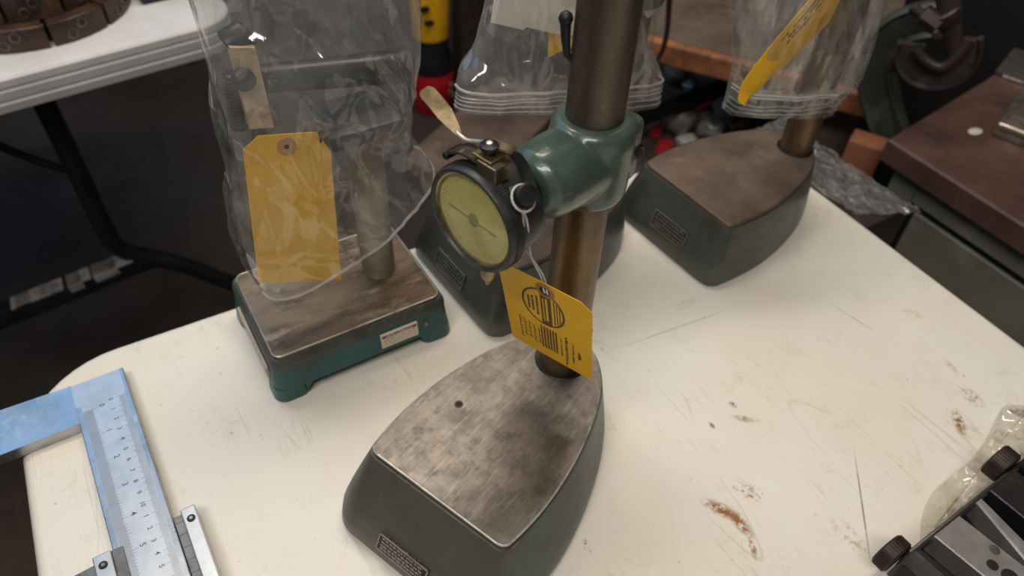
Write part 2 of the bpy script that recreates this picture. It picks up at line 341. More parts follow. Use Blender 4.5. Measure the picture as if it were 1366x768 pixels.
# ------------------------------------------------------------------ front folding table
TB = thing('folding_table', 'white scuffed plastic folding table with rust stains carrying the stands', 'table', (0, 0, 0))
def table_top(x0, y0, x1, y1, r, th, ed):
    o = rrect(x0, y0, x1, y1, r, 10)
    rg = []
    for z, d in ((-th, -.004), (-th + .006, 0), (-ed, 0), (-ed * .5, -.0022), (-ed * .15, -.005), (0, -.009)):
        rg.append([V3((x, y, TZ + z)) for x, y in offset(o, d)])
    return loft(rg)
obj('table_top', table_top(-.001, -1.83, .764, .001, .078, .044, .009), M_table, TB, 40)
def uleg(y, x0, x1):
    return tube(catmull([(x0, y, TZ - .05), (x0, y, .3), (x0, y, .04), (x0 + .03, y, .013), (x1 - .03, y, .013), (x1, y, .04), (x1, y, .3), (x1, y, TZ - .05)], 6), .0125, 10)
for y in (-.32, -1.5): obj('leg', uleg(y, .12, .64), M_dark, TB, 60)
# ------------------------------------------------------------------ comparator stands
HALF = [(0, 48), (.5, 51.2), (2.2, 54.0), (5.5, 55.8), (18, 57.5), (34, 58.5), (52, 58), (74, 55.5), (98, 50.5), (118, 44.5), (134, 37.5), (147, 29), (157, 19.5), (163, 10), (165, 0)]
def drop(half):
    s = catmull([(a / 1000, b / 1000, 0) for a, b in half], 4)
    right = [(q.x, -q.y) for q in s]; left = [(q.x, q.y) for q in reversed(s[:-1])]
    return right + left                                    # u forward, +y = left; counter-clockwise
OUT = drop(HALF)
H = .060
def stand_base(th, front, side, tail, mbody, mplate, rim, hole=False, slope=1.0, sharp=1.0):
    n = len(OUT); base_o = offset(OUT, .0016); sm = lambda t: min(1., max(0., t) * sharp)
    def ring(k):
        o = []
        for i, (x, y) in enumerate(base_o):
            a, b = OUT[i - 1], OUT[(i + 1) % n]; t = V3((b[0] - a[0], b[1] - a[1])).normalized(); nx, ny = t.y, -t.x
            sd = side * (1 - .6 * min(1, max(0, OUT[i][0] / .15)))
            o.append((x + k * (tail * sm(nx) - front * sm(-nx)), y + k * sd * sm(abs(ny)) * (1 if ny > 0 else -1)))
        return o
    rings = []
    for z, k in ((0, .93), (.0025, .985), (.007, 1.0), (.016, .93), (.028, .68 * slope), (.040, .40 * slope), (.050, .16 * slope), (.0545, .05), (.0565, .0)):
        rings.append([V3((x, y, z)) for x, y in ring(k)])
    body = obj('base', loft(rings), mbody, th, 50)
    obj('ground_plate', prism(OUT, .054, H, .0013), mplate, th, 30)
    bm = tube([V3((x, y, H - .0004)) for x, y in offset(OUT, -.0007)], .0008, 6, closed=True)
    obj('plate_rim', bm, rim, th, 60, 'bright worn edge around the plate')
    if hole:
        hx, hy = .0632, .0325
        obj('plate_hole', lathe([(.0034, H - .0005), (.0030, H + .0003), (.0022, H + .0003), (.0021, H - .001)], 20, Matrix.Translation((hx, hy, 0)), cap=False), M_rust, th, 40)
        obj('hole_floor', lathe([(.0023, H + .0001), (.0001, H + .00015)], 20, Matrix.Translation((hx, hy, 0))), M_hole, th)
    return body
def nameplate(th, c, ex, ey, w, h, m, nm='nameplate'):
    ex, ey = V3(ex).normalized(), V3(ey).normalized(); M = frame(c, ex, ey, ex.cross(ey))
    o = obj(nm, bx((-w / 2, -h / 2, -.004), (w / 2, h / 2, .0008), .0004, M), M_platebk, th, 30)
    o['label'] = 'small black and bare metal nameplate'
    bm = BM()
    for a, b in (((-w / 2, -h / 2), (w / 2, -h / 2 + .0008)), ((-w / 2, h / 2 - .0008), (w / 2, h / 2)), ((-w / 2, -h / 2), (-w / 2 + .0008, h / 2)), ((w / 2 - .0008, -h / 2), (w / 2, h / 2))):
        box(bm, (*a, .0004), (*b, .0011), 0, M)
    rnd = random.Random(3)
    for r in range(4):
        x = -w / 2 + .003
        while x < w / 2 - .004:
            l = rnd.uniform(.0012, .0035); y = h / 2 - h * (r + 1) / 5
            box(bm, (x, y - .0005, .0007), (min(x + l, w / 2 - .002), y + .0006, .0010), 0, M); x += l + .0009
    obj('plate_border', bm, M_grey, o)
    return o
A1 = math.radians(23.4)
STAND = thing('comparator_stand', 'dark green comparator stand with bare steel plate, tall column and green arm, foremost on table', 'measuring stand', (.235, -.279, TZ), A1, 'comparator stands on the table')
stand_base(STAND, .031, .016, .007, M_mgreen, M_plate, M_bright, True)
nameplate(STAND, (-.0288, .0030, .0200), (0, -1, 0), (.45, 0, .89), .041, .0125, M_platebk)
CX = .1405
obj('column_collar', lathe([(.0195, H - .001), (.0195, H + .0004), (.0190, H + .0008), (.0158, H + .0006)], 48, Matrix.Translation((CX, 0, 0)), cap=False), M_black, STAND, 40)
obj('column', lathe([(.0158, H), (.0158, .50), (.0148, .501)], 64, Matrix.Translation((CX, 0, 0))), M_col, STAND, 40)
A2 = math.radians(16.5) - A1
ARM = Matrix.Translation((CX, 0, 0)) @ Matrix.Rotation(A2, 4, 'Z')
def build_arm():
    bm = BM()
    lathe([(.0215, .2150), (.0232, .2175), (.0238, .224), (.0238, .254), (.0226, .2615), (.0192, .2645)], 40, None, bm)
    sec = []
    for x, zc, ry, rz in ((.012, .239, .0226, .0215), (-.010, .2395, .0225, .0222), (-.026, .2405, .0222, .0226), (-.038, .2412, .0216, .0220), (-.046, .2418, .0196, .0200), (-.0510, .242, .0160, .0164), (-.0525, .242, .010, .012)):
        sec.append([V3((x, ry * math.cos(2 * math.pi * k / 28), zc + rz * math.sin(2 * math.pi * k / 28))) for k in range(28)])
    loft(sec, bm)
    # the split clamp ears behind the column
    box(bm, (.010, -.0170, .2180), (.0275, -.0022, .260), .005)
    box(bm, (.010, .0022, .2180), (.0275, .0140, .260), .005)
    bmesh.ops.transform(bm, matrix=ARM, verts=bm.verts)
    o = obj('arm', bm, M_arm, STAND)
    rm = o.modifiers.new('r', 'REMESH'); rm.mode = 'VOXEL'; rm.voxel_size = .0011; rm.use_smooth_shade = True
    sm = o.modifiers.new('s', 'SMOOTH'); sm.iterations = 9; sm.factor = .5
    return o
build_arm()
obj('clamp_screw', cyl(ARM @ V3((.0225, -.0182, .238)), ARM @ V3((.0225, .019, .238)), .0050, None, 24, .0008), M_black, STAND, 40)
obj('screw_socket', cyl(ARM @ V3((.0225, -.0186, .238)), ARM @ V3((.0225, -.0180, .238)), .003, None, 6), M_hole, STAND)
obj('lock_lever', tube([ARM @ V3(q) for q in ((-.0115, .0095, .2960), (-.0135, .0120, .2990), (-.0145, .0130, .3080), (-.0150, .0135, .3160))], lambda s: .0014 + .0014 * s, 12, lathe([(.001, -.0036), (.0030, -.0022), (.0037, 0), (.0030, .0022), (.001, .0036)], 16, Matrix.Translation(ARM @ V3((-.0150, .0135, .3175))))), M_dark, STAND, 50, 'black ball-ended lever behind the column')
# ---- the dial gauge held by the arm
U2 = V3((math.cos(math.radians(16.5)), math.sin(math.radians(16.5)), 0)); W2 = V3((U2.y, -U2.x, 0)); Z = V3((0, 0, 1))
COLP = V3((.235 + CX * math.cos(A1), -.279 + CX * math.sin(A1), TZ))
DC = COLP - U2 * .0914 + Z * .2438
DG = thing('dial_indicator', 'round black dial gauge with a yellowed face and brass lever, held by the green arm', 'dial gauge', DC, math.radians(16.5) + math.pi)
# local axes: +x = out of the face towards the viewer, +y = W2 turned ( -> right in the picture is -(-y) ), z up
XF = Matrix.Rotation(math.pi / 2, 4, 'Y')                   # lathe axis z -> +x
obj('case', lathe([(.010, -.0275), (.024, -.0272), (.0262, -.0255), (.0268, -.023), (.0268, -.006), (.0262, -.005)], 64, XF), M_bezel, DG, 40)
obj('bezel', lathe([(.0262, -.0085), (.0283, -.0085), (.0288, -.0080), (.0288, -.0012), (.0280, .0004), (.0266, .0006), (.0258, -.0004), (.0255, -.0030), (.0262, -.0034)], 72, XF, cap=False), M_bezel, DG, 35)
bm = BM()
for k in range(120):
    a = 2 * math.pi * k / 120
    box(bm, (-.0082, -.00042, .0284), (-.0030, .00042, .0292), 0, Matrix.Rotation(a, 4, 'X'))
obj('knurling', bm, M_bezel, DG)
obj('dial_face', lathe([(.0001, -.0028), (.0257, -.0028), (.0257, -.0036)], 64, XF), M_dial, DG, 30)
obj('inner_ring', lathe([(.0246, -.0027), (.0246, -.0012), (.0257, -.0006), (.0257, -.0027)], 64, XF, cap=False), M_brass, DG, 30)
bm = BM()
for k in range(50):
    L = .0022 if k % 5 == 0 else .0012
    box(bm, (-.0028, -.00012, .0222 - L), (-.00262, .00012, .0222), 0, Matrix.Rotation(2 * math.pi * k / 50, 4, 'X'))
g = obj('graduations', bm, worn('faded_olive_ink', srgb(150, 146, 80), None, None, .7), DG); g['kind'] = 'stuff'
def hand(ang, L, w, tail):
    M = Matrix.Rotation(ang, 4, 'X'); b = BM()
    box(b, (-.0020, -w, -tail), (-.0016, w, L * .5), 0, M); box(b, (-.0020, -w * .6, L * .5), (-.0016, w * .6, L), 0, M); return b
M_hand = worn('faded_hand', srgb(118, 110, 56), None, None, .6)
obj('pointer', hand(math.radians(88), .0175, .00032, .016), M_hand, DG)
obj('pointer_hub', lathe([(.0032, -.0026), (.0030, -.0014), (.0008, -.0012)], 20, XF), M_hand, DG, 40)
obj('crystal', lathe([(.0001, -.00035), (.012, -.00055), (.0256, -.0011)], 64, XF), M_glass, DG, 60)
obj('back_lug', lathe([(.0125, -.0384), (.0125, -.036), (.0145, -.035), (.0145, -.027)], 32, XF), M_black, DG, 40)
obj('stem', lathe([(.0040, -.0275), (.0042, -.0385), (.0036, -.0390), (.0034, -.0415)], 24, Matrix.Translation((-.0095, .0036, 0))), M_brass, DG, 40)
obj('contact_point', lathe([(.0019, -.0410), (.0019, -.0450), (.0010, -.0470), (.0001, -.0475)], 16, Matrix.Translation((-.0095, .0036, 0))), M_bronze, DG, 50)
# lever bracket on top: bent leaf, square plates, screw, lifting lever with a flat paddle
def ribbon(pts, w, t, side=(0, 1, 0), bm=None):
    bm = bm or BM(); s = V3(side).normalized(); R = []; pts = [V3(q) for q in pts]
    for i, q in enumerate(pts):
        d = (pts[min(i + 1, len(pts) - 1)] - pts[max(i - 1, 0)]).normalized(); nn = d.cross(s).normalized(); ww = w(i / (len(pts) - 1)) if callable(w) else w
        R.append([q + s * (ww * a) + nn * (t * b) for a, b in ((-1, -1), (1, -1), (1, 1), (-1, 1))])
    return loft(R, bm)
obj('bracket_leaf', ribbon(catmull([(-.0088, -.0205, .0268), (-.0088, -.0180, .0292), (-.0088, -.0117, .0322), (-.0088, -.004, .0330), (-.0088, .004, .0330), (-.0088, .0125, .0326)], 5), .0050, .0007, (1, 0, 0)), M_bronze, DG, 40)
obj('leaf_curl', cyl((-.0030, -.0205, .0262), (-.0145, -.0205, .0262), .0020, None, 16, .0003), M_black, DG, 40)
obj('bracket_plate', bx((-.0146, .0005, .0262), (-.0036, .0125, .0352), .0005), M_bronze, DG)
obj('upper_plate', bx((-.0150, -.0035, .0352), (-.0046, .0085, .0366), .0004, Matrix.Rotation(.0, 4, 'Z')), M_brass, DG)
obj('pivot_screw', lathe([(.0028, .0366), (.0028, .0392), (.0044, .0394), (.0047, .0402), (.0044, .0414), (.0018, .0420)], 24, Matrix.Translation((-.0098, .0025, 0))), M_black, DG, 40)
obj('screw_tip', lathe([(.0017, .0418), (.0015, .0428), (.0002, .0432)], 16, Matrix.Translation((-.0098, .0025, 0))), M_bright, DG, 50)
obj('lever_lug', ribbon([(-.0130, -.001, .0400), (-.0130, .0035, .0404), (-.0150, .0085, .0400), (-.0175, .0110, .0385)], .0028, .0006, (1, .3, 0)), M_bronze, DG, 40)
obj('leaf_tail', ribbon(catmull([(-.0150, .0075, .0384), (-.0180, .0115, .0360), (-.0205, .0148, .0290), (-.0225, .0170, .0200), (-.0240, .0180, .0120)], 5), .0030, .0006, (.8, -.5, 0)), M_black, DG, 40)
Lw = lambda px, py, d: DG_inv(opl(px, py, DC + W2 * d, W2))
def DG_inv(P): return (Matrix.Translation(DC) @ Matrix.Rotation(math.radians(16.5) + math.pi, 4, 'Z')).inverted() @ P
lv = [V3((-.0125, -.001, .0398)), V3((-.0125, -.008, .0365)), V3((-.0122, -.0150, .0340)), V3((-.0120, -.0195, .0346)), V3((-.0120, -.0215, .0358))]
obj('lever_wire', tube(catmull(lv, 5), .0010, 8), M_bright, DG, 60)
vd = DG_inv(CAM) - V3((-.012, -.032, .041)); pa, pb_ = V3((-.012, -.0200, .0350)), V3((-.012, -.0440, .0482)); sd = (pb_ - pa).cross(vd * .7 + V3((0, .25, .3)) * vd.length).normalized()
PW = lambda s_: (lambda F, i: F[min(int(i), 9)] + (F[min(int(i) + 1, 10)] - F[min(int(i), 9)]) * (i - int(i)))((0, .12, .3, .5, .7, .85, .90, .94, .97, .985, 1), s_ * 10)
obj('lever_paddle', ribbon(catmull([pa.lerp(pb_, f_) + V3((0, 0, .0012)) * math.sin(f_ * 3.1) for f_ in (0, .12, .3, .5, .7, .85, .90, .94, .97, .985, 1)], 6), lambda s_: .0013 + .0027 * min(1, s_ * 4) * (1 if s_ < .5 else math.sqrt(max(.02, 1 - (max(0, (pa.lerp(pb_, 1) - pb_).length + PW(s_) - .86) / .14) ** 2))), .00055, sd), M_brass, DG, 40, 'flat brass thumb paddle')
# side clamp knob
kc = V3((-.0110, .0235, .0235)); kr = V3((0.25, .68, .68)).normalized()
obj('knob_block', bx((-.0055, -.006, -.0060), (.0055, .006, -.0005), .001, zframe(kc, kr)), M_bezel, DG, 40)
obj('clamp_knob', cyl(kc - kr * .001, kc + kr * .0060, .0050, None, 28, .0008), M_black, DG, 40)
# ------------------------------------------------------------------ yellow tag on a string, front
TL, TR, BR, BL = [V3((a, b, c + TZ)) for a, b, c in ((.2987, -.2378, .2001), (.3263, -.291, .1972), (.3508, -.2731, .1005), (.3232, -.2199, .1034))]
tex = (TR - TL).normalized(); tey = (TL - BL).normalized(); ten = tex.cross(tey).normalized(); tO = (TL + TR) / 2
TAG = thing('price_tag', 'yellow card tag on white string hanging from the dial gauge against the column', 'tag', tO)
TM = frame((0, 0, 0), tex, tey, ten)
def tagsheet(w, h, c, M, bend=.002, hole=None, jag=0):
    o = [(-w / 2, -h)]; n = 40
    o = [(-w / 2 + w * i / 14, -h) for i in range(14)] + [(w / 2 - (.0006 if (i % 2 and jag) else 0), -h + (h - c) * i / n) for i in range(n)]
    o += [(w / 2, -c), (w / 2 - c * 1.1, 0)] + [(w / 2 - c * 1.1 - (w - 2.2 * c) * i / 8, 0) for i in range(1, 8)] + [(-w / 2 + c * 1.1, 0)]
    o += [(-w / 2 + (.0006 if (i % 2 and jag) else 0), -c - (h - c) * i / n) for i in range(n)]
    b = BM(); f = lambda x, y, z: M @ V3((x, y, z + bend * math.sin(y / h * 3) + bend * .6 * (x / w * 2) ** 2))
    fr = [b.verts.new(f(x, y, .00022)) for x, y in o]; bk = [b.verts.new(f(x, y, -.00022)) for x, y in o]
    F = b.faces.new(fr); G = b.faces.new(bk[::-1])
    for i in range(len(o)): b.faces.new((fr[i - 1], bk[i - 1], bk[i], fr[i]))
    bmesh.ops.triangulate(b, faces=[F, G]); return b
obj('card', tagsheet(.0605, .1013, .0065, TM, 0, jag=1), M_yel, TAG)
HX, HY = .0005, -.0085
obj('reinforcing_ring', lathe([(.0036, .0003), (.0036, .0007), (.0058, .0007), (.0062, .0003)], 28, TM @ Matrix.Translation((HX, HY, 0)) @ Matrix.Diagonal((1, 1.25, 1, 1)), cap=False), worn('kraft_eyelet', srgb(170, 112, 62), None, None, .7), TAG, 40)
obj('eyelet_hole', lathe([(.0036, .0004), (.0001, .00041)], 24, TM @ Matrix.Translation((HX, HY, 0)) @ Matrix.Diagonal((1, 1.25, 1, 1))), M_hole, TAG)
# printing: oval emblem, dark band, stripes, block of print and small lines (all run down the tag)
def tb(bm, x0, y0, x1, y1): box(bm, (x0, y0, .00022), (x1, y1, .00036), 0, TM)
bm = BM()
ov = [(-.0015 + .0138 * math.cos(a) * 1.0 + .004 * math.sin(a), -.0315 + .0225 * math.sin(a)) for a in [2 * math.pi * k / 48 for k in range(48)]]
ov = [(-.002 + .0145 * math.cos(a), -.0315 + .0215 * math.sin(a)) for a in [2 * math.pi * k / 48 for k in range(48)]]
ri = [(x * .9 - .0002, -.0315 + (y + .0315) * .93) for x, y in ov]
vo = [bm.verts.new(TM @ V3((x, y, .00036))) for x, y in ov]; vi = [bm.verts.new(TM @ V3((x, y, .00036))) for x, y in ri]
for i in range(48): bm.faces.new((vo[i - 1], vo[i], vi[i], vi[i - 1]))
obj('emblem_oval', bm, M_ink, TAG)
bm = BM(); tb(bm, -.0035, -.0515, .0035, -.0125)
for x in (.0052, .0070, .0088): tb(bm, x, -.047 + (x - .005) * 1.4, x + .0007, -.016 - (x - .005) * 1.4)
obj('emblem_band', bm, M_ink, TAG)
bm = BM(); rnd = random.Random(5)
for r, x in enumerate((-.0125, -.0098, -.0068)):
    y = -.020 - (2 - r) * .002
    while y > -.044 + (2 - r) * .003:
        l = rnd.uniform(.0012, .003); tb(bm, x, y - l, x + .0015, y); y -= l + .0008
obj('emblem_script', bm, M_ink, TAG)
bm = BM()
for r in range(5):
    y = -.0195
    while y > -.046:
        l = rnd.uniform(.0015, .0028); box(bm, (-.0022 + r * .0001, y - l, .0003), (-.0012, y, .00042), 0, TM) if r == 0 else None; y -= l + .0009
box(bm, (-.0002, -.046, .0003), (.0012, -.018, .00042), 0, TM)
obj('band_lettering', bm, M_yel, TAG)
bm = BM()
for r in range(5):                                          # big outlined lettering block on the left
    x = -.021 + r * .0034; y = -.058 - r * .0012
    while y > -.083:
        l = rnd.uniform(.002, .006); tb(bm, x, y - l, x + .0006, y); tb(bm, x, y - l, x + .0022, y - l + .0005); y -= l + .0006
for r in range(6):
    x = -.0055 + r * .0021
    tb(bm, x, -.0885 + r * .0004, x + .0010, -.0565)
for k in range(11): tb(bm, -.0055, -.059 - k * .0028, .0062, -.0587 - k * .0028)
obj('print_block', bm, M_ink, TAG)
bm = BM()
for x, y0, y1, h in ((.0085, -.062, -.086, .0012), (.0118, -.056, -.096, .0022), (.0168, -.060, -.090, .0013), (.0208, -.068, -.080, .0022)):
    y = y0
    while y > y1:
        l = rnd.uniform(.0010, .0022); tb(bm, x, y - l, x + h * rnd.uniform(.5, 1), y); y -= l + rnd.choice((.0007, .0016))
obj('print_lines', bm, worn('dark_brown_ink', srgb(70, 52, 24), None, None, .7), TAG)
kw = (Matrix.Translation(DC) @ Matrix.Rotation(math.radians(16.5) + math.pi, 4, 'Z')) @ (kc + V3((.001, .0010, -.0058)))
hw = tO + TM @ V3((HX, HY, .0010))
def strand(mids, r=.00055): return tube([V3(q) - tO for q in catmull(mids, 8)], r, 6)
mid = opl(708, 340, (kw + hw) / 2, (-.6, -.8, 0)); mid2 = opl(701, 330, (kw + hw) / 2, (-.6, -.8, 0)); md3 = opl(722, 370, hw, (-.6, -.8, 0)); md4 = opl(725, 368, hw, (-.6, -.8, 0))
obj('string', strand([kw, opl(704, 300, kw, (-.6, -.8, 0)), mid, md3, hw, hw - ten * .003]), M_string, TAG, 60)
obj('string', strand([kw + V3((0, .0008, 0)), opl(699, 302, kw, (-.6, -.8, 0)), mid2, md4, hw + tex * .002, hw - ten * .003 + tex * .002]), M_string, TAG, 60)
obj('string_loop', tube([kw - tO + Z * .0056 + (U2 * math.cos(a) * .0063 + (Z * .72 - W2 * .69) * math.sin(a) * .0063) for a in [2 * math.pi * k / 20 for k in range(20)]], .0006, 6, closed=True), M_string, TAG, 60)
# ------------------------------------------------------------------ right rear and middle rear stands
A3 = math.radians(5.2)
def rear_stand(m, lab, npc, mbody, mplate, front, side, sharp=1.2):
    s = thing('comparator_stand', lab, 'measuring stand', (m[0], m[1], TZ), A3, 'comparator stands on the table')
    stand_base(s, front, side, .006, mbody, mplate, M_plateb, sharp=sharp)
    nameplate(s, npc, (0, -1, 0), (.3, 0, .95), .043, .017, M_platebk)
    obj('column_collar', lathe([(.0180, H - .001), (.0180, H + .0005), (.0174, H + .0010), (.0158, H + .0008)], 40, Matrix.Translation((.146, -.006, 0)), cap=False), M_black, s, 40)
    obj('column', lathe([(.0157, H), (.0157, .44)], 48, Matrix.Translation((.146, -.006, 0))), M_col, s, 40)
    return s
ST_R = rear_stand((.569, -.111), 'dark green comparator stand with browned top plate and bagged column, right rear of table', (-.0148, -.0035, .026), M_dgreen, M_plateb, .018, .012)
ST_M = rear_stand((.365, -.072), 'dark green comparator stand standing behind the dial gauge, column under a bag and paper', (-.0165, .003, .026), M_dgreen, M_plateb, .019, .013)
obj('arm', cyl((.146, -.006, .26), (.040, .05, .262), .017, .015, 28, .004), M_arm, ST_M, 40)
obj('arm_collar', lathe([(.023, .235), (.024, .24), (.024, .285), (.023, .29)], 32, Matrix.Translation((.146, -.006, 0))), M_arm, ST_M, 40)
# ------------------------------------------------------------------ left teal stand
LM = thing('comparator_stand', 'teal green bench stand with feet and a bagged gauge arm, left on the table', 'measuring stand', (.25, -.06, TZ), math.radians(1.5), 'comparator stands on the table')
def teal_base():
    b = BM(); lo, hi = (-.072, -.056), (.072, .050)
    o = rrect(lo[0], lo[1], hi[0], hi[1], .007, 5)
    rg = [[V3((x, y, z)) for x, y in offset(o, d)] for z, d in ((.012, .0032), (.020, .0022), (.032, .0008), (.038, 0), (.0415, -.0012))]
    loft(rg, b)
    for sx in (-1, 1):
        for sy in (-1, 1):
            x = sx * (.0752 - .0135) ; y = (-.0592 + .0135) if sy < 0 else (.0532 - .0135)
            f = rrect(x - .0135, y - .0135, x + .0135, y + .0135, .0088, 5)
            loft([[V3((a, c, z)) for a, c in offset(f, d)] for z, d in ((0, .0008), (.0015, .0012), (.0135, -.0002))], b)
    # web arching into each foot, front and back, left and right
    for y0, y1 in ((-.0592, -.0500), (.0440, .0532)):
        for s in (-1, 1): loft([[V3((s * x, y, z)) for x, z in ((.052, 0.002), (.046, .0118), (.052, .0125))] for y in ((y0, y1) if s > 0 else (y1, y0))], b)
    return b
obj('base', teal_base(), M_teal, LM, 35)
obj('worn_shoulder', loft([[V3((x, y, z)) for x, y in offset(rrect(-.072, -.056, .072, .050, .007, 5), d)] for z, d in ((.0340, .0010), (.0360, .0008), (.0388, .0003), (.0422, -.0018))]), M_tealworn, LM, 40)
obj('ground_plate', prism(rrect(-.0685, -.0530, .0690, .0470, .006, 5), .041, .0450, .0008), M_platel, LM, 30)
obj('plate_rim', tube([V3((x, y, .0447)) for x, y in rrect(-.0681, -.0526, .0686, .0466, .006, 5)], .0006, 6, closed=True), M_bright, LM, 60)
LMi = (Matrix.Translation((.25, -.06, TZ)) @ Matrix.Rotation(math.radians(1.5), 4, 'Z')).inverted()
LL = lambda px, py, y=-.06: LMi @ oy(px, py, y)
ccx = LMi @ V3((.288, -.06, TZ))
obj('column', lathe([(.0135, .045), (.0135, .196), (.012, .198)], 40, Matrix.Translation((ccx.x, ccx.y, 0))), worn('green_grey_column', srgb(150, 148, 130), srgb(120, 116, 100), srgb(166, 162, 146), .5, .2, 40), LM, 40)
a0, a1 = LL(345, 106), LL(522, 93)
obj('arm', cyl(a0, a1 + V3((.012, 0, 0)), .0088, .0115, 28, .001), worn('dark_oily_bar', srgb(52, 52, 46), srgb(36, 34, 30), None, .4, .3, 40), LM, 40)
b0, b1 = LL(412, 150), LL(516, 146)
obj('holder_block', bx((b0.x, b0.y - .036, b0.z - .012), (b1.x, b1.y + .012, b1.z + .013), .003), M_dark, LM, 40)
q0 = LL(424, 156, -.08); q1 = LL(426, 188, -.08)
obj('spindle', cyl(q0, q1, .0042, .0034, 20, .0006), M_black, LM, 40)
w = [LL(*q, -.074) for q in ((304, 60), (338, 60), (363, 166), (331, 168))]
obj('gauge_bar', loft([[V3((q.x, q.y - .004, q.z)) for q in (w[3], w[2], w[1], w[0])], [V3((q.x, q.y + .004, q.z)) for q in (w[3], w[2], w[1], w[0])]]), M_beige, LM, label='pale upright bar at the end of the arm')
c = LL(323, 103, -.08); obj('bar_screw', cyl(c, c + V3((0, -.006, 0)), .0068, None, 24, .001), M_black, LM, 40)
obj('screw_slot', bx((-.0055, -.0066, -.0007), (.0055, -.0060, .0007), 0, Matrix.Translation(c)), M_hole, LM)
k0, k1 = LL(308, 96, -.066), LL(320, 172, -.066)
bm = cyl(k0, k1, .0052, None, 20, .001)
for k in range(14): lathe([(.0050, -.0006), (.0060, 0), (.0050, .0006)], 20, zframe(k0.lerp(k1, .1 + .85 * k / 14), k1 - k0), bm, cap=False)
obj('adjusting_spring', bm, M_black, LM, 40)
obj('gauge_stem', cyl(LL(345, 164, -.072), LL(346, 192, -.072), .0050, .0038, 20, .0006), M_bronze, LM, 40)
obj('gauge_tip', cyl(LL(346, 192, -.072), LL(347, 202, -.072), .0024, .0014, 16, .0004), M_black, LM, 40)
obj('gauge_post', cyl(LL(306, 62, -.066), LL(330, 40, -.066), .010, .008, 20, .001), M_black, LM, 40)
# stickers
Ms = frame((.0285, -.0586, .0235), (1, 0, 0), (0, .09, 1), V3((1, 0, 0)).cross(V3((0, .09, 1)).normalized()))
sk = obj('sticker', bx((-.0160, -.0070, -.002), (.0160, .0070, .0006), .0003, Ms), M_stick, LM, label='cream and purple sticker on the front')
bm = BM()
for x0, x1 in ((-.0150, -.0118), (.0118, .0150)): box(bm, (x0, .0030, .0005), (x1, .0056, .0008), 0, Ms)
rnd = random.Random(2)
for y, col in ((.0008, 0), (-.0018, 0), (-.0044, 0)):
    x = -.0135
    while x < .0125: l = rnd.uniform(.001, .004); box(bm, (x, y, .0005), (x + l, y + .0004, .0007), 0, Ms); x += l + .0012
obj('sticker_print', bm, M_purple, sk)
text('CALIBRATION', .0037, Ms @ Matrix.Translation((0, .0043, .00075)), M_purple, sk, bold=.00010)
obj('side_label', bx((-.0757, -.046, .016), (-.0735, .026, .031), .0004, Matrix.Rotation(.0, 4, 'Y')), worn('grey_side_label', srgb(176, 164, 146), srgb(150, 136, 118), None, .5), LM, label='long pale strip label on the left end')
obj('face_screw', cyl((.052, -.0575, .0245), (.052, -.0600, .0242), .0017, None, 14, .0003), M_brass, LM, 40)
# ------------------------------------------------------------------ bags
def bag(name, label, rows, m, group=None, amp=.0035, seed=0, zips=(), span=(0, .5), nu=110, nv=90, ridges=(), exp=.62, fold=.0, cat='plastic bag', maxn=None):
    """rows: (L, R, front depth, back depth); a thin film sleeve round the thing it covers"""
    Ls = catmull([r[0] for r in rows], 12); Rs = catmull([r[1] for r in rows], 12)
    Fs = catmull([(r[2], r[3], 0) for r in rows], 12); N = len(Ls)
    o0 = (Ls[0] + Rs[0]) / 2
    def pt(t, k, wr=True):
        x = t * (N - 1); i = min(int(x), N - 2); f = x - i
        L, R, D = Ls[i].lerp(Ls[i + 1], f), Rs[i].lerp(Rs[i + 1], f), Fs[i].lerp(Fs[i + 1], f)
        ax = (R - L); hw = ax.length / 2; ax.normalize(); dn = V3((ax.y, -ax.x, 0)).normalized()
        a = 2 * math.pi * k; c, s = math.cos(a), math.sin(a)
        dep = D[0] if s > 0 else D[1]
        q = (L + R) / 2 + ax * (hw * c) + dn * (dep * (abs(s) ** exp) * (1 if s > 0 else -1))
        nr = (ax * c + dn * s)
        if wr:
            def rd(v): return 1 - min(1., abs(noise.noise(v)) * 2.6)
            s0 = V3((q.x * 1.0 + q.z * .35, q.y, q.z * .8 - q.x * .25)); vb = V3((seed, seed * .7, 0))
            wob = V3((noise.noise(s0 * 22 + vb), noise.noise(s0 * 22 - vb), noise.noise(s0 * 19 + vb * 2))) * .35
            w1 = rd(s0 * 13 + vb + wob); w2 = rd(V3((q.x * 34 + q.z * 20, q.y * 30, q.z * 16)) + vb * 2 + wob * 1.6); w3 = noise.noise(s0 * 60 + vb)
            d = amp * (1.9 * (w1 - .45) + .95 * w2 * w2 + .22 * w3)
            d *= 1 - .75 * max(0, (t - .8) / .2)
            q = q + nr * d * (.25 + .75 * abs(s))
        return q
    b = BM(); g = [[b.verts.new(pt(j / (nv - 1), i / nu) - o0) for i in range(nu)] for j in range(nv)]
    for j in range(nv - 1):
        for i in range(nu): b.faces.new((g[j][i], g[j][(i + 1) % nu], g[j + 1][(i + 1) % nu], g[j + 1][i]))
    o = thing(name, label, cat, o0, 0, group); obj('film', b, m, o, 180)
    for t, r in zips:
        obj('zip_strip', tube([pt(t, span[0] + (span[1] - span[0]) * i / nu) - o0 for i in range(nu + 1)], r, 6), M_zip, o, 60)
    if ridges:
        b = BM()
        for t, r in ridges: tube([pt(t, span[0] + (span[1] - span[0]) * i / nu) - o0 for i in range(nu + 1)], r, 5, b)
        obj('lip_ridges', b, M_zip, o, 60)
    return o
Y = -.062
def row(l, r, y, f, bk, dz=0): return (oy(*l, y), oy(*r, y), f, bk)
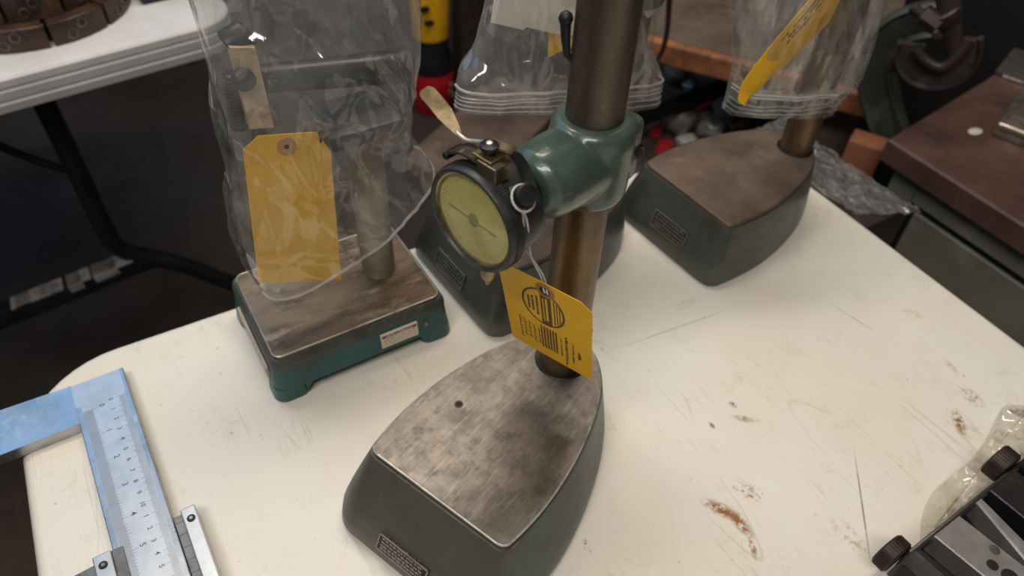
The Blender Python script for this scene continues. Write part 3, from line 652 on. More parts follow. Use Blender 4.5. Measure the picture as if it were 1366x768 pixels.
bag('plastic_bag', 'large clear zip bag pulled down over the teal stand at left', [row((236, -70), (564, -70), Y, .022, .022), row((252, 0), (555, 0), Y, .034, .03), row((268, 55), (552, 60), Y, .042, .035), row((280, 110), (545, 110), Y, .044, .035), row((287, 150), (536, 150), Y, .042, .035), row((304, 230), (545, 178), Y, .046, .034), row((302, 275), (556, 190), Y, .048, .034), row((322, 345), (562, 198), Y, .050, .032), row((344, 374), (566, 206), Y, .050, .030)], M_bag, 'zip bags over the gauge stands', .0042, 3, [(.985, .0011)], (-.04, .52), 170, 140)
Y = -.075
bag('plastic_bag', 'clear zip bag with white paper inside, over the middle stand behind the dial', [row((664, -60), (878, -60), Y, .018, .02), row((655, 0), (872, 10), Y, .022, .022), row((640, 60), (864, 50), Y, .024, .024), row((622, 92), (870, 75), Y, .024, .024), row((611, 112), (878, 98), Y, .019, .018), row((609, 128), (879, 115), Y, .014, .010), row((606, 143), (877, 136), Y, .016, .006)], M_bag, 'zip bags over the gauge stands', .0024, 11, [(.70, .0011)], (-.01, .51), 130, 100, [(.80, .0004), (.85, .0004), (.90, .0004), (.95, .0004)])
Y = -.122
bag('plastic_bag', 'clear zip bag with a yellow tag inside, over the right rear column', [row((1003, -60), (1192, -60), Y, .020, .03), row((996, 0), (1170, 0), Y, .024, .03), row((989, 60), (1154, 50), Y, .026, .03), row((987, 100), (1143, 90), Y, .026, .03), row((986, 118), (1137, 108), Y, .020, .03), row((980, 138), (1122, 130), Y, .012, .030), row((973, 152), (1108, 154), Y, .007, .028)], M_bag2, 'zip bags over the gauge stands', .0024, 23, [(.66, .0008), (.70, .0008)], (-.02, .52), 130, 100, [(.80, .00035), (.86, .00035), (.92, .00035)])
# things inside the bags
def card(name, label, pts, m, cat, y, hole=None, n=10, curve=.0, group=None):
    P = [oy(*q, y) if not isinstance(q, Vector) else q for q in pts]; c = sum(P, V3()) / len(P)
    b = BM(); nn = V3((0, -1, 0)); fr = [b.verts.new(q - c + nn * .0003) for q in P]; bk = [b.verts.new(q - c - nn * .0003) for q in P]
    b.faces.new(fr); b.faces.new(bk[::-1])
    for i in range(len(P)): b.faces.new((fr[i - 1], bk[i - 1], bk[i], fr[i]))
    bmesh.ops.recalc_face_normals(b, faces=b.faces)
    t = thing(name, label, cat, c, 0, group); obj('card', b, m, t); return t, c
t, c = card('price_tag', 'blank yellow card tag with a reinforced hole inside the left bag', [(345, 378), (455, 372), (440, 191), (432, 175), (344, 181), (324, 200)], M_yel, 'tag', -.083)
h = oy(382, 195, -.0835) - c
obj('reinforcing_ring', cyl(h, h + V3((0, -.0006, 0)), .0062, None, 24), worn('kraft_ring', srgb(186, 138, 70), None, None, .7), t)
obj('eyelet_hole', cyl(h, h + V3((0, -.0008, 0)), .0016, None, 16), M_hole, t)
t, c = card('paper_sheet', 'white folded paper inside the middle bag above the dial gauge', [(655, 30), (663, -30), (790, -30), (785, 40), (768, 48), (736, 44), (702, 36), (698, 40), (690, 38)], M_white, 'paper', -.083)
t, c = card('price_tag', 'yellow card corner showing below white paper in the middle bag', [(732, 34), (768, 20), (768, 60), (744, 70), (731, 77)], M_yel, 'tag', -.078)
t, c = card('paper_sheet', 'small curled white paper end beside the column top', [(858, 0), (864, -30), (886, -30), (880, 2), (872, 18), (864, 24), (859, 18)], M_white, 'paper', -.083)
# the slanted tag in the right bag: a strip bowed along its length
P = [((984, 134), (992, 141)), ((990, 112), (1010, 120)), ((1016, 76), (1044, 90)), ((1044, 42), (1077, 58)), ((1068, 14), (1104, 30)), ((1086, -8), (1118, 4)), ((1100, -30), (1128, -20))]
Aa = catmull([oy(*a, -.140) for a, b_ in P], 5); Bb = catmull([oy(*b_, -.138) for a, b_ in P], 5); c0 = sum(Aa, V3()) / len(Aa)
b = BM(); rg = [[b.verts.new(q - c0 + V3((0, dy, 0))) for q, dy in ((A_, -.0003), ((A_ + B_) / 2, -.0042), (B_, -.0003), (B_, .0003), ((A_ + B_) / 2, -.0036), (A_, .0003))] for A_, B_ in zip(Aa, Bb)]
for x, y in zip(rg, rg[1:]):
    for i in range(6): b.faces.new((x[i], x[(i + 1) % 6], y[(i + 1) % 6], y[i]))
b.faces.new(rg[0][::-1]); b.faces.new(rg[-1]); bmesh.ops.recalc_face_normals(b, faces=b.faces)
t = thing('price_tag', 'bowed yellow card tag lying slanted inside the right bag', 'tag', c0); obj('card', b, M_yel, t, 40)
bm = BM(); rnd = random.Random(8)
for i in range(14, len(Aa) - 2):
    for f in (.16, .26, .36):
        if rnd.random() < .75:
            q = Aa[i].lerp((Aa[i] + Bb[i]) / 2 + V3((0, -.0040, 0)), f * 1.6) - c0; d = (Aa[i + 1] - Aa[i]).normalized()
            box(bm, (-.0016, -.0004, -.0004), (.0016, .0004, .0004), 0, zframe(q + V3((0, -.0006, 0)), (0, -1, 0), d) @ Matrix.Rotation(math.pi / 2, 4, 'Z'))
obj('print_lines', bm, M_ink, t)
# ------------------------------------------------------------------ caliper
EY = V3((.0405, -.9992, 0)).normalized(); EX = V3((-EY.y, EY.x, 0))
CO = V3((.0800, -.0375, TZ)); CT = .011
CAL = thing('vernier_caliper', 'large steel vernier caliper lying over the left edge of the table', 'caliper', CO)
CMx = frame((0, 0, 0), EX, -EY, (0, 0, 1))                  # x to the right, y away from the viewer, beam runs to -y
BW = .0382
obj('beam', bx((-BW, -.62, .0006), (0, -.0005, CT), .0007, CMx), M_steel, CAL)
obj('jaw', prism([(-BW + .0006, -.0385), (-BW + .0006, -.0005), (-.135, .004), (-.135, -.0385)][::-1], .0006, CT, .0006, CMx), M_steel, CAL)
obj('scale_face', bx((-BW + .0040, -.62, CT - .0005), (-.0038, -.0240, CT + .00008), 0, CMx), M_steel2, CAL)
obj('clear_face', bx((-BW + .0006, -.0238, CT - .0005), (-.0030, -.0008, CT + .00006), 0, CMx), M_steel2, CAL)
bm = BM(); yz = -.0305
for k in range(0, 260):                                     # inch scale, 40 divisions
    y = yz - k * .0254 / 40
    if y < -.21: break
    L = .0105 if k % 40 == 0 else .0088 if k % 20 == 0 else .0080 if k % 4 == 0 else .0066
    box(bm, (-BW + .0042, y - .00009, CT), (-BW + .0042 + L, y + .00009, CT + .00014), 0, CMx)
yc = -.0275
for k in range(0, 190):                                     # centimetre scale
    y = yc - k * .001
    if y < -.21: break
    L = .0085 if k % 10 == 0 else .0068 if k % 5 == 0 else .0055
    box(bm, (-.0040 - L * .8, y - .00011, CT), (-.0040, y + .00011, CT + .00014), 0, CMx)
g = obj('scale_marks', bm, M_tick, CAL); g['kind'] = 'stuff'
RT = Matrix.Rotation(-math.radians(0), 4, 'Z')
for k in range(7):
    text(str(k), .0056, CMx @ Matrix.Translation((-BW + .0172, yz + .0005 - k * .0254, CT + .00012)) @ Matrix.Rotation(math.radians(-90), 4, 'Z'), M_tick, CAL, 'numeral', .00004, .00006)
for k in range(17):
    text(str(k if k < 11 else k - 10), .0046, CMx @ Matrix.Translation((-.0142, yc - k * .01, CT + .00012)) @ Matrix.Rotation(math.radians(-90), 4, 'Z'), M_tick, CAL, 'numeral', .00004, .00006)
bm = BM()
for y in (-.1010, -.1035, -.1450, -.1480): box(bm, (-.0002, y - .0002, .001), (.0001, y + .0002, CT - .001), 0, CMx)
obj('edge_marks', bm, M_grey, CAL)['kind'] = 'stuff'
# slider
Ls = -.1480
obj('slider_right_rail', bx((.0004, -.34, .0006), (.0062, Ls - .0005, CT + .0005), .0004, CMx), M_steeld, CAL)
obj('slider_right_plate', bx((.0060, -.34, .0006), (.0155, Ls + .0010, CT + .0035), .0008, CMx), M_steel2, CAL)
bm = BM()
for k in range(18):
    y = Ls - .006 - k * .0095
    box(bm, (.0008, y - .0002, CT + .0004), (.0058, y + .0002, CT + .0007), 0, CMx)
obj('vernier_marks', bm, M_tick, CAL)
obj('slider_left_plate', bx((-BW - .0115, -.34, .0006), (-BW - .0005, -.1520, CT + .0035), .0008, CMx), M_steel2, CAL)
obj('slider_left_rail', bx((-BW - .0006, -.34, CT - .0005), (-BW + .0065, -.1515, CT + .0012), .0004, CMx), M_steeld, CAL)
obj('moving_jaw', prism([(-BW - .0110, -.195), (-BW - .0110, -.1560), (-.140, -.1620), (-.140, -.195)][::-1], .0006, CT, .0006, CMx), M_steeld, CAL)
for x, y in ((.0110, Ls - .0085), (-BW - .0062, -.1605)):
    s = obj('slider_screw', lathe([(.0027, CT + .003), (.0027, CT + .0040), (.0023, CT + .0044), (.0012, CT + .0044)], 20, CMx @ Matrix.Translation((x, y, 0))), M_black, CAL, 40)
    obj('screw_socket', lathe([(.0012, CT + .00445), (.0001, CT + .00447)], 6, CMx @ Matrix.Translation((x, y, 0))), M_grey, s)
# ------------------------------------------------------------------ steel vise in a bag, lower right
VO = V3((.506, -.442, TZ)); VA = math.radians(3.0)
VS = thing('toolmaker_vise', 'dark steel toolmaker clamp block with knurled knobs at the lower right corner', 'vise', VO, VA)
hv = .040
obj('body', bx((-.018, -.17, .0005), (.30, -.0015, .022), .0015), worn('slot_shade_steel', srgb(30, 29, 30), srgb(20, 19, 20), None, .4, .4), VS, 30)  # body steel darker than the bars, slot shade put into its colour
obj('back_rail', bx((-.018, -.0040, .0006), (.30, 0, .0365), .0008), M_vise, VS, 30)
def bar(x0, x1, sk, z1, m, nm, bev=.0008, z0=.022, w=None):
    x2, x3 = x0 + sk, x1 + (sk if w is None else w)
    return obj(nm, prism([(x0, -.003), (x2, -.16), (x3, -.16), (x1, -.003)], z0, z1, bev), m, VS, 30)
bar(-.018, -.013, .012, hv, M_vise, 'end_wall')
jw = bar(.002, .029, .016, hv, M_visel, 'drilled_jaw')
for x, y, r, mm in ((.0268, -.0292, .0034, M_steeld), (.0165, -.0345, .0036, M_hole), (.0188, -.0450, .0054, M_hole)):
    obj('jaw_hole', lathe([(r, hv - .0006), (r, hv + .0001), (r * .9, hv + .00015), (.0001, hv + .00015)], 24, Matrix.Translation((x, y, 0))), mm, jw, 40)
rb = prism([(.0490, -.003), (.0375, -.050), (.0420, -.16), (.0560, -.16), (.0500, -.045), (.0550, -.003)], .022, .0385, .0012); obj('wedge_rib', rb, M_visel, VS, 30)
bar(.0620, .0920, .006, hv + .0015, M_vise, 'plain_jaw')
bar(.100, .300, .006, hv, M_vise, 'outer_block')
def knob(p, r, L, nm='knurled_knob'):
    b = cyl((p[0], p[1], p[2]), (p[0], p[1] + L, p[2]), r, None, 36, .0010)
    for k in range(36):
        a = 2 * math.pi * k / 36; box(b, (-.0004, .0012, r - .0004), (.0004, L - .0012, r + .0005), 0, Matrix.Translation(p) @ Matrix.Rotation(a, 4, 'Y'))
    return obj(nm, b, worn('oily_brown_knob', srgb(56, 44, 40), srgb(38, 30, 28), srgb(84, 62, 52), .5, .4, 60), VS, 40)
knob(V3((-.020, .0005, .024)), .0125, .010); knob(V3((.098, .0005, .031)), .0125, .012)
# clear film under and behind the vise
def film_pillow(name, label, out, zf, m, cat, n=60, seed=1, amp=.004):
    P = [V3(q) for q in out]; c = sum(P, V3()) / len(P); b = BM(); C = catmull(P + [P[0]], 6)[:-1]; rings = []
    for k in range(n + 1):
        s = 1 - k / n * .985; rr = []
        for q in C:
            p = c + (q - c) * s; e = 1 - s; v = V3((p.x * 30 + seed, p.y * 30, 0))
            z = zf * (1 - s ** 6) ** .6 + amp * (abs(noise.noise(v)) * 2 + abs(noise.noise(v * 2.6)) * 1.0) * min(1, e * 5)
            rr.append(b.verts.new((p.x, p.y, TZ + .0008 + z)))
        rings.append(rr)
    for x, y in zip(rings, rings[1:]):
        for i in range(len(C)): b.faces.new((x[i], x[(i + 1) % len(C)], y[(i + 1) % len(C)], y[i]))
    b.faces.new(rings[-1]); return tag(obj(name, b, m, None, 180), label, cat)
film_pillow('plastic_bag', 'crumpled loose clear bag lying flat behind the steel clamp block', [oz(1226, 735, 0), oz(1229, 690, 0), oz(1246, 655, 0), oz(1290, 618, 0), oz(1312, 590, 0), oz(1330, 555, 0), oz(1342, 541, 0), oz(1380, 538, 0), (.76, -.395, TZ), (.762, -.430, TZ), (.60, -.436, TZ), (.51, -.443, TZ)], .006, M_bagflat, 'plastic bag')
# ------------------------------------------------------------------ background left: second folding table, its legs, cutter head
T2 = thing('folding_table', 'pale grey folding table in the background at upper left', 'table', (0, 0, 0))
e0, e1 = oz(0, 105, 0), oz(258, 38, 0); td = (e1 - e0).normalized(); tn = V3((-td.y, td.x, 0))
TF = frame((e0.x, e0.y, 0), td, tn, (0, 0, 1))
def edge_table():
    o = rrect(-1.3, 0, .30, .76, .06, 8); rg = []
    for z, d in ((-.047, -.012), (-.045, -.003), (-.034, -.001), (-.031, -.0035), (-.029, -.001), (-.018, 0), (-.015, -.0028), (-.013, 0), (-.004, 0), (-.001, -.003), (0, -.007)):
        rg.append([TF @ V3((x, y, TZ + z)) for x, y in offset(o, d)])
    return loft(rg)
obj('table_top', edge_table(), M_table2, T2, 30)
ly = .585
L0 = oy(46, 112, ly); L1 = oy(105, 232, ly); L2 = oy(140, 305, ly); L3 = oy(165, 334, ly); L4 = oy(240, 352, ly); L5 = oy(300, 374, ly)
dd = (L5 - L4).normalized(); L6 = L5 + dd * ((L5.z - .012) / -dd.z)
obj('leg', tube(catmull([V3((L0.x, L0.y, TZ - .04)), L1, L2, L3, L4, L5, L5.lerp(L6, .5), L6], 8), .0145, 14), M_dark, T2, 60)
obj('brace', tube([oy(88, 227, ly + .01), oy(45, 213, ly + .01), oy(0, 195, ly + .01), oy(-90, 158, ly + .01)], .006, 10), M_dark, T2, 60)
c0_, c1_ = oy(200, 342, ly), oy(-60, 446, ly)
cb = zframe(c1_, c0_ - c1_, (0, 0, 1)); Lc = (c0_ - c1_).length
obj('crossbar', bx((-.014, -.016, 0), (.014, .016, Lc), .003, cb), M_dark, T2, 40)
bm = BM()
for a, b_ in ((.30, .40), (.32, .56), (.58, .70), (.71, .92)):
    box(bm, (-.0145, .0135, Lc * a), (.0145, .0166, Lc * b_), .0005, cb)
    box(bm, (-.0149, .002, Lc * a), (.0149, .0166, Lc * (a + (b_ - a) * .6)), .0005, cb) if a > .5 else None
obj('scuff_highlight_strip', bm, worn('scuff_highlight_pale', srgb(150, 146, 142), srgb(90, 86, 84), None, .5, 0, 40), T2, 40, 'pale strip of scuffs and painted highlight along the crossbar')  # pale strips: scuffs plus the bar's highlight painted on
for x in (-1.1,):
    q = TF @ V3((x, .3, 0)); obj('leg', cyl((q.x, q.y, 0), (q.x, q.y, TZ - .04), .0145), M_dark, T2, 60)
q = TF @ V3((-1.1, .62, 0)); obj('leg', cyl((q.x, q.y, 0), (q.x, q.y, TZ - .04), .0145), M_dark, T2, 60)
cc = V3((.082, .668, TZ))
CH = thing('cutter_ring', 'rusty brown two-tier ring of drilled segments on the pale back table', 'machine part', cc)
def segment_mesh(r0, r1, z0, z1, da):
    n = 5; o = [(r1 * math.cos(a), r1 * math.sin(a)) for a in [-da + 2 * da * i / n for i in range(n + 1)]] + [(r0 * math.cos(a), r0 * math.sin(a)) for a in [da - 2 * da * i / n for i in range(n + 1)]]
    return prism(o, z0, z1, .0012)
for tier, (r0, r1, z0, z1, ph) in enumerate(((.07, .125, .0005, .030, .10), (.055, .108, .0305, .062, .38))):
    n = 10; first = None; hole = None
    for k in range(n):
        a = ph + 2 * math.pi * k / n
        if first is None:
            first = obj('segment', segment_mesh(r0, r1, z0, z1, math.pi / n * .93), M_rust, CH, 30)
            hb = BM()
            for s, zz in ((-.10, .35), (.02, .68)):
                M = Matrix.Rotation(s, 4, 'Z') @ Matrix.Translation((r1 - .003, 0, z0 + (z1 - z0) * zz)) @ Matrix.Rotation(math.pi / 2, 4, 'Y')
                lathe([(.0062, 0), (.0062, .0042), (.0050, .0046), (.0049, .0005), (.0001, .0004)], 14, M, hb)
            hole = obj('bolt_hole', hb, M_steeld, first, 40); o = first
        else:
            o = first.copy(); COL.objects.link(o); h2 = hole.copy(); COL.objects.link(h2); h2.parent = o
        o.rotation_euler.z = a
obj('hub', cyl((0, 0, .001), (0, 0, .055), .05, None, 32, .002), M_rust, CH, 40)
t = thing('tool_case', 'black flat case at the far end of the pale back table', 'case', TF @ V3((.20, .10, TZ + .0005)), .1)
# ------------------------------------------------------------------ background centre: canister and post
fl = oz(588, 152, -TZ + .0)
cn = thing('spray_canister', 'red and black canister with a yellow top on the floor behind', 'canister', (fl.x, fl.y + .05, 0))
obj('can_body', lathe([(.058, 0), (.062, .006), (.062, .118), (.058, .128)], 40), M_red, cn, 40)
obj('shoulder', lathe([(.060, .126), (.060, .165), (.050, .19), (.048, .225)], 40), M_dark, cn, 40)
obj('yellow_top', lathe([(.044, .222), (.050, .228), (.054, .32), (.046, .36), (.02, .37)], 40), M_yelp, cn, 40)
bm = BM()
for x, z_ in ((-.036, .33), (-.024, .29)): box(bm, (x - .014, -.0565, z_ - .006), (x + .012, -.045, z_ + .005), .002, Matrix.Rotation(.35, 4, 'Y') if False else None)
obj('grip_rib', bm, M_dark, cn)
bm = BM()
for x, z_ in ((.030, .07), (.040, .055), (.034, .09)): box(bm, (x - .006, -.0600, z_ - .006), (x + .006, -.046, z_ + .006), .001)
obj('pale_print', bm, M_grey, cn)
pb = oz(648, 150, -TZ)
tag(obj('steel_post', bx((-.055, -.03, 0), (.055, .03, .95), .004, Matrix.Translation((pb.x + .012, pb.y + .10, 0))), M_iron, None, 40), 'dark brown steel post standing beside the red canister', 'post')
tag(obj('cardboard_box', bx((0, 0, 0), (.50, .24, .07), .004, Matrix.Translation((.85, .80, 0)) @ Matrix.Rotation(.55, 4, 'Z')), worn('dirty_cardboard', srgb(122, 100, 86), srgb(88, 70, 60), srgb(150, 124, 106), .8, 0, 10, .4, .7, 7), None, 30), 'flat dirty brown cardboard box on the floor behind the middle stand', 'box')
# ------------------------------------------------------------------ background right: wooden bench, clamps, clutter
zb = -.10
p0, p1 = oz(905, 56, zb), oz(1170, 124, zb); bd = (p1 - p0).normalized(); bn = V3((-bd.y, bd.x, 0))
if bn.x < 0: bn = -bn
BF = frame((p0.x, p0.y, 0), bd, bn, (0, 0, 1)) if bd.cross(bn).z > 0 else frame((p0.x, p0.y, 0), bd, bn, (0, 0, 1))
WB = thing('workbench', 'dirty wooden workbench with a worn orange front edge behind the stands', 'workbench', (0, 0, 0))
zt = TZ + zb
def bbox(lo, hi, bev=.0):
    b = bx(lo, hi, bev, BF); bmesh.ops.recalc_face_normals(b, faces=b.faces); return b
for k in range(4): obj('plank', bbox((-.20, .006 + .17 * k, zt - .036 + .001 * (k % 2)), (.32, .17 * (k + 1) + .002, zt + .001 * (k % 2)), .002), M_wood, WB)
obj('edge_board', bbox((-.20, -.016, zt - .038), (.32, .004, zt), .004), M_woode, WB, label='worn orange front board')
for x in (-.18, .24):
    for y in (.06, .60): obj('leg', bbox((x, y, 0), (x + .07, y + .07, zt - .036), .003), M_wood, WB)
zs = .36
obj('shelf', bbox((-.20, .0, zs - .02), (.32, .68, zs), .002), M_wood, WB)
obj('back_panel', bbox((-.20, .66, zs), (.32, .68, zt - .036)), M_dark, WB)
def onshelf(px, py, z=zs): return oz(px, py, z - TZ)
rnd = random.Random(21)
def lump(name, label, px, py, r, m, cat, z=zs, sq=.7, seed=0, group=None, n=12):
    P = onshelf(px, py, z); b = BM(); bmesh.ops.create_icosphere(b, subdivisions=3, radius=r)
    for v in b.verts:
        d = 1 + .35 * noise.noise(v.co * (1.6 / r) + V3((seed, 0, 0))) + .15 * abs(noise.noise(v.co * (4 / r)))
        v.co = V3((v.co.x * d, v.co.y * d, max(v.co.z * d * sq, -r * sq * .8)))
    bmesh.ops.translate(b, vec=(0, 0, r * sq * .8 + .0005), verts=b.verts)
    o = tag(obj(name, b, m, None, 180), label, cat, group); o.location = P; return o
lump('parts_bag', 'clear bag of small grey hardware beside the pipe coupling', 943, 176, .030, plastic('cloudy_parts_bag', .5, (.7, .69, .66, 1), 40, .2), 'bag', seed=4)
lump('parts_bag', 'clear bag of hardware lying left of the right bag, behind red caps', 968, 156, .030, plastic('cloudy_parts_bag2', .45, (.6, .6, .58, 1), 50, .2), 'bag', seed=9)
def cap(px, py, label, r=.016, h=.018, tilt=.0, m=M_redp):
    P = onshelf(px, py); t = thing('red_cap', label, 'cap', P, rnd.random() * 3, 'red plastic caps on the shelf')
    obj('cap_body', lathe([(r, .0005), (r * 1.02, h * .7), (r * .9, h), (r * .3, h * 1.02)], 20), m, t, 40)
    obj('cap_rim', lathe([(r, .0005), (r * 1.2, .001), (r * 1.2, h * .25), (r, h * .3)], 20, cap=False), m, t, 40)
cap(884, 152, 'red plastic cap, leftmost of those in the clutter behind the table', .012); cap(895, 149, 'red plastic cap touching the leftmost one in the clutter', .010)
cap(914, 146, 'small red plastic cap under the dark angle bar', .011); cap(931, 168, 'bright red tall cap in the middle of the clutter', .012, .032)
cap(874, 180, 'red plastic cap left of the pale pipe coupling', .011, .02); cap(886, 202, 'red plastic cap in front of the pale pipe coupling', .015, .022)
cap(938, 148, 'dark red cap behind the bright tall one', .011)
P = onshelf(898, 180); pc = thing('pipe_coupling', 'pale grey pipe coupling with a dark bore in the clutter', 'pipe fitting', P + V3((0, 0, .046)), -.9)
Mx = Matrix.Rotation(math.radians(62), 4, 'Y')
obj('sleeve', lathe([(.016, -.03), (.030, -.03), (.032, -.026), (.032, .022), (.030, .026), (.017, .026), (.016, .0), (.0155, -.029)], 32, Matrix.Rotation(math.pi, 4, 'Z') @ Mx, cap=False), M_grey, pc, 40)
obj('bore', lathe([(.0165, .001), (.0001, .001)], 24, Matrix.Rotation(math.pi, 4, 'Z') @ Mx), M_hole, pc)
q0, q1 = onshelf(852, 150, zs + .10), onshelf(985, 100, zs + .10)
ab = BM(); Mq = zframe(q0, q1 - q0); box(ab, (-.020, -.02, 0), (.020, -.015, (q1 - q0).length), .001, Mq); box(ab, (-.020, -.02, 0), (-.015, .02, (q1 - q0).length), .001, Mq)
tag(obj('angle_bar', ab, M_dark, None, 30), 'black angle iron bar lying across the clutter on the shelf', 'bar')
for i, (px, py, r, m, lab) in enumerate(((903, 108, .030, M_paint, 'olive metal lump behind the black angle bar'), (920, 122, .018, M_grey, 'pale grey scrap behind the black angle bar'), (932, 80, .016, M_steeld, 'grey scrap piece deep in the shelf, to the right'), (900, 78, .015, M_grey, 'grey scrap piece deep in the shelf, to the left'), (965, 142, .022, M_steeld, 'shiny steel scrap beside the right bag'), (953, 180, .014, M_white, 'small white scrap at the front of the clutter'), (948, 140, .02, M_brass, 'dull brass scrap above the red caps'), (978, 172, .022, M_steeld, 'blue grey scrap next to the right stand top'), (915, 195, .02, M_white, 'white scrap of film in front of the coupling'))):
    lump('metal_scrap', lab, px, py, r, m, 'scrap', seed=i * 3.1)
cs = oy(900, -30, p0.y - .1); 
hk = [oz(896, -40, .10), oz(893, 0, .03), oz(890, 40, -.04), oz(884, 66, -.09), oz(876, 78, -.12), oz(868, 70, -.12)]
tag(obj('hanging_cable', tube(catmull(hk, 6), .0042, 8), worn('brown_cable', srgb(104, 78, 66), None, None, .6), None, 60), 'brown cable hanging down in front of the bench edge', 'cable')
# wooden block and second block under the bench corner
wq = opl(1160, 186, (1.0, .15, 0), (-.8, -.6, 0))
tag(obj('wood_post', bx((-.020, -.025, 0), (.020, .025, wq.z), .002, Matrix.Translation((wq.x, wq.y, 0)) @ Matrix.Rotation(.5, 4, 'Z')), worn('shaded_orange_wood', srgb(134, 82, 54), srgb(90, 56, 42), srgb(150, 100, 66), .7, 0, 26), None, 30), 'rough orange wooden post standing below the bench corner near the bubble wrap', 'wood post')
# ------------------------------------------------------------------ green cabinet with claret top
zc = -.08
c00, cA, cB = oz(1185, 185, zc), oz(1366, 75, zc), oz(1366, 300, zc)
fx = V3((cB.x - c00.x, cB.y - c00.y, 0)).normalized(); gx = V3((-fx.y, fx.x, 0)); sx_ = V3((cA.x - c00.x, cA.y - c00.y, 0)).normalized()
CB = thing('cabinet', 'olive green cabinet with a claret brown top at the right of the photo', 'cabinet', (c00.x, c00.y, 0))
def quad(u0, v0, u1, v1): return [fx * a + sx_ * b for a, b in ((u0, v0), (u1, v0), (u1, v1), (u0, v1))]
def cbox(u0, v0, u1, v1, z0, z1, bev, m, nm, label=None):
    o = [(q.x, q.y) for q in quad(u0, v0, u1, v1)]; b = prism(o, z0, z1, bev); bmesh.ops.recalc_face_normals(b, faces=b.faces)
    return obj(nm, b, m, CB, 30, label)
CZ = TZ + zc
cbox(0, 0, 1.0, .62, CZ - .033, CZ, .003, M_claret, 'cabinet_top')
cbox(.030, .030, .97, .59, .02, CZ - .033, 0, M_paint, 'carcass')
cbox(.022, .022, .062, .031, .0, CZ - .033, .001, M_paint, 'stile')
cbox(.060, .022, .97, .031, CZ - .075, CZ - .033, .001, M_paint, 'top_rail')
cbox(.073, .0245, .94, .031, .06, CZ - .088, .002, M_paint, 'door')
cbox(.0615, .0295, .95, .0305, .05, CZ - .0745, 0, M_hole, 'door_gap', 'dark gap round the door')
cbox(.0, .12, .02, .2, 0.0, .001, 0, M_paint, 'foot') if False else None
M_pspot = worn('white_paint_drip', srgb(206, 198, 186), None, None, .5)
sp = oz(1301, 175, zc); o = lathe([(.0125, 0), (.011, .0007), (.0001, .0010)], 16, Matrix.Diagonal((1, .6, 1, 1)))
ps = obj('paint_spot', o, M_pspot, CB, 60, 'white paint spot'); ps.location = (sp.x - c00.x, sp.y - c00.y, CZ)
# things on the cabinet
t0 = oz(1320, 180, zc); t1 = oz(1347, 142, zc); e = (V3((t1.x - t0.x, t1.y - t0.y, 0))).normalized(); e2 = V3((e.y, -e.x, 0))
ang = math.atan2(e2.y, e2.x)
tbx = thing('metal_case', 'small shiny nickel metal case with rounded edges on the claret cabinet top', 'metal case', (t0.x, t0.y, CZ), math.atan2(e.y, e.x))
wl = (t1 - t0).length
obj('case_bottom', bx((0, -.16, .0006), (wl, -.001, .011), .003), M_nickel, tbx, 40)
obj('case_lid', bx((-.0005, -.16, .0112), (wl + .0005, -.0005, .021), .004, None, 3), M_nickel, tbx, 40)
obj('lid_panel', bx((.006, -.15, .0205), (wl - .006, -.008, .0222), .0012), M_nickel, tbx, 40)
s0 = oz(1325, 100, zc)
tp = thing('steel_plate', 'thin dark flat plate with a bright edge at the back of the cabinet top', 'plate', (s0.x, s0.y, CZ), math.atan2(e.y, e.x))
obj('slab', bx((0, -.20, .0005), (.10, 0, .009), .002), worn('grey_slab', srgb(84, 78, 76), srgb(66, 60, 58), None, .4, .3), tp, 30)
obj('edge_trim', bx((-.0006, -.20, .002), (.0004, -.012, .0055), .0003), M_bright, tp)
# ------------------------------------------------------------------ C-clamps behind the cabinet
cp = V3((1.09, .10, 0)); cn_ = V3((-.85, -.5, 0))
def K(px, py, dd=0): return opl(px, py, cp + cn_ * dd, cn_)
GC = thing('c_clamp', 'large grey green C-clamp hanging between bench and cabinet', 'clamp', K(1200, 120))
oG = K(1200, 120)
path = catmull([K(1270, 24) - oG, K(1232, 27) - oG, K(1200, 38) - oG, K(1176, 62) - oG, K(1166, 95) - oG, K(1172, 132) - oG, K(1188, 178) - oG, K(1200, 205) - oG], 6)
def ibeam(path, w, t, up):
    b = BM(); R = []
    for i, q in enumerate(path):
        d = (path[min(i + 1, len(path) - 1)] - path[max(i - 1, 0)]).normalized(); n = V3(up); s = d.cross(n).normalized()
        R.append([q + s * (w * a) + n * (t * c_) for a, c_ in ((-1, -.5), (-1, .5), (-.82, 1), (-.6, .45), (.6, .45), (.82, 1), (1, .5), (1, -.5), (.82, -1), (.6, -.45), (-.6, -.45), (-.82, -1))])
    return loft(R, b)
b = ibeam(path, .024, .013, cn_.normalized()); bmesh.ops.recalc_face_normals(b, faces=b.faces); obj('frame', b, M_clampg, GC, 30)
obj('web_gusset', tube([K(1188, 95) - oG, K(1196, 140) - oG, K(1208, 190) - oG], .010, 8), M_clampg, GC, 60)
IC = thing('c_clamp', 'smaller rusty brown clamp with a screw hanging over the cabinet back', 'clamp', K(1250, 90, 0.062)); oI = K(1250, 90, 0.062)
pth = [K(x, y, 0.062) - oI for x, y in ((1216, 58), (1212, 76), (1222, 94), (1246, 102), (1272, 96), (1288, 78), (1291, 52))]
b = ibeam(catmull(pth, 6), .017, .010, cn_.normalized()); bmesh.ops.recalc_face_normals(b, faces=b.faces); obj('frame', b, M_iron, IC, 30)
obj('inner_rim', tube(catmull([K(x, y, 0.077) - oI for x, y in ((1222, 64), (1232, 78), (1252, 89), (1268, 84), (1286, 64), (1294, 52))], 5), .007, 10), M_iron, IC, 60)
obj('screw', cyl(K(1262, -30, 0.067) - oI, K(1274, 76, 0.067) - oI, .016, .010, 20, .001), M_iron, IC, 40)
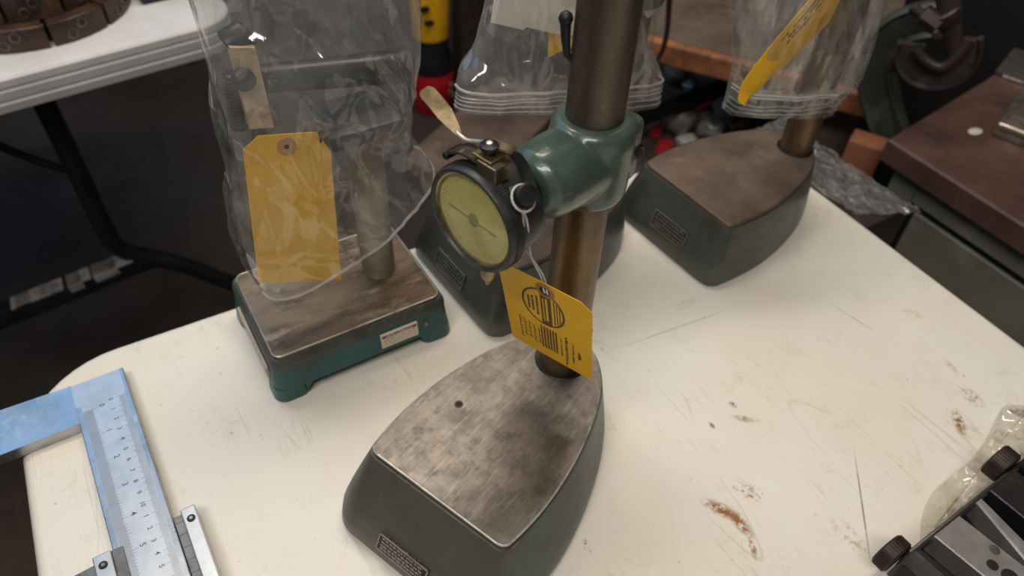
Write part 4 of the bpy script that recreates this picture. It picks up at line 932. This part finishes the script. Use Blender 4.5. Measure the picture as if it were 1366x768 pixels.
obj('screw_collar', cyl(K(1258, 16, 0.072) - oI, K(1266, 34, 0.072) - oI, .019, .014, 20, .002), M_iron, IC, 40)
obj('nut', cyl(K(1230, 18, 0.082) - oI, K(1252, 34, 0.082) - oI, .013, .013, 6, .001), M_iron, IC, 30)
obj('tommy_bar', cyl(K(1217, 8, 0.082) - oI, K(1230, 20, 0.082) - oI, .007, .006, 12, .001), M_iron, IC, 40)
obj('swivel_tip', cyl(K(1278, 74, 0.072) - oI, K(1295, 53, 0.072) - oI, .006, .005, 12, .001), M_steeld, IC, 40)
kbz = K(1249, 47, 0.052) - oI; obj('brass_pin', cyl(kbz - cn_.normalized() * .03, kbz, .006, None, 16, .001), M_brass, IC, 40, 'bright brass pin end')
# ------------------------------------------------------------------ bubble wrap beside the table's right edge
def bubble():
    b = BM(); n, mN = 60, 46; A, B_, C_, D_ = V3((.742, -.01, .0)), V3((.86, .03, -.03)), V3((.89, -.17, -.05)), V3((.762, -.165, -.004)); g = []
    for i in range(n):
        r = []
        for j in range(mN):
            s, t_ = i / (n - 1), j / (mN - 1); q = A.lerp(D_, s).lerp(B_.lerp(C_, s), t_)
            v = V3((q.x * 28, q.y * 28, 3)); z_ = .010 * abs(noise.noise(v)) + .004 * abs(noise.noise(v * 3)) + .002 * (abs(math.sin(q.x * 320) * math.sin(q.y * 320)))
            r.append(b.verts.new((q.x, q.y, TZ + .004 + q.z + z_)))
        g.append(r)
    for i in range(n - 1):
        for j in range(mN - 1): b.faces.new((g[i][j], g[i + 1][j], g[i + 1][j + 1], g[i][j + 1]))
    return b
tag(obj('bubble_wrap', bubble(), M_bubble, None, 180), 'crumpled grey bubble wrap between the table edge and the cabinet', 'bubble wrap')
tag(obj('crate', bx((.785, -.15, 0), (.90, .03, TZ - .055), .004), M_iron, None, 30), 'dark low crate under the bubble wrap beside the table', 'crate')
# the black case on the back table gets its body
obj('case_body', bx((0, 0, 0), (.16, .09, .03), .004), M_dark, t if t.name.startswith('tool_case') else bpy.data.objects['tool_case'], 30)
tag(obj('dark_backdrop', bx((1.82, -.02, 0), (2.7, .75, 1.0), .004), worn('backdrop_black', srgb(17, 15, 15), srgb(12, 11, 11), None, .8), None, 30), 'near black added locker in the dark background behind the clamps', 'backdrop')  # added block, supplies the darkness behind the clamps
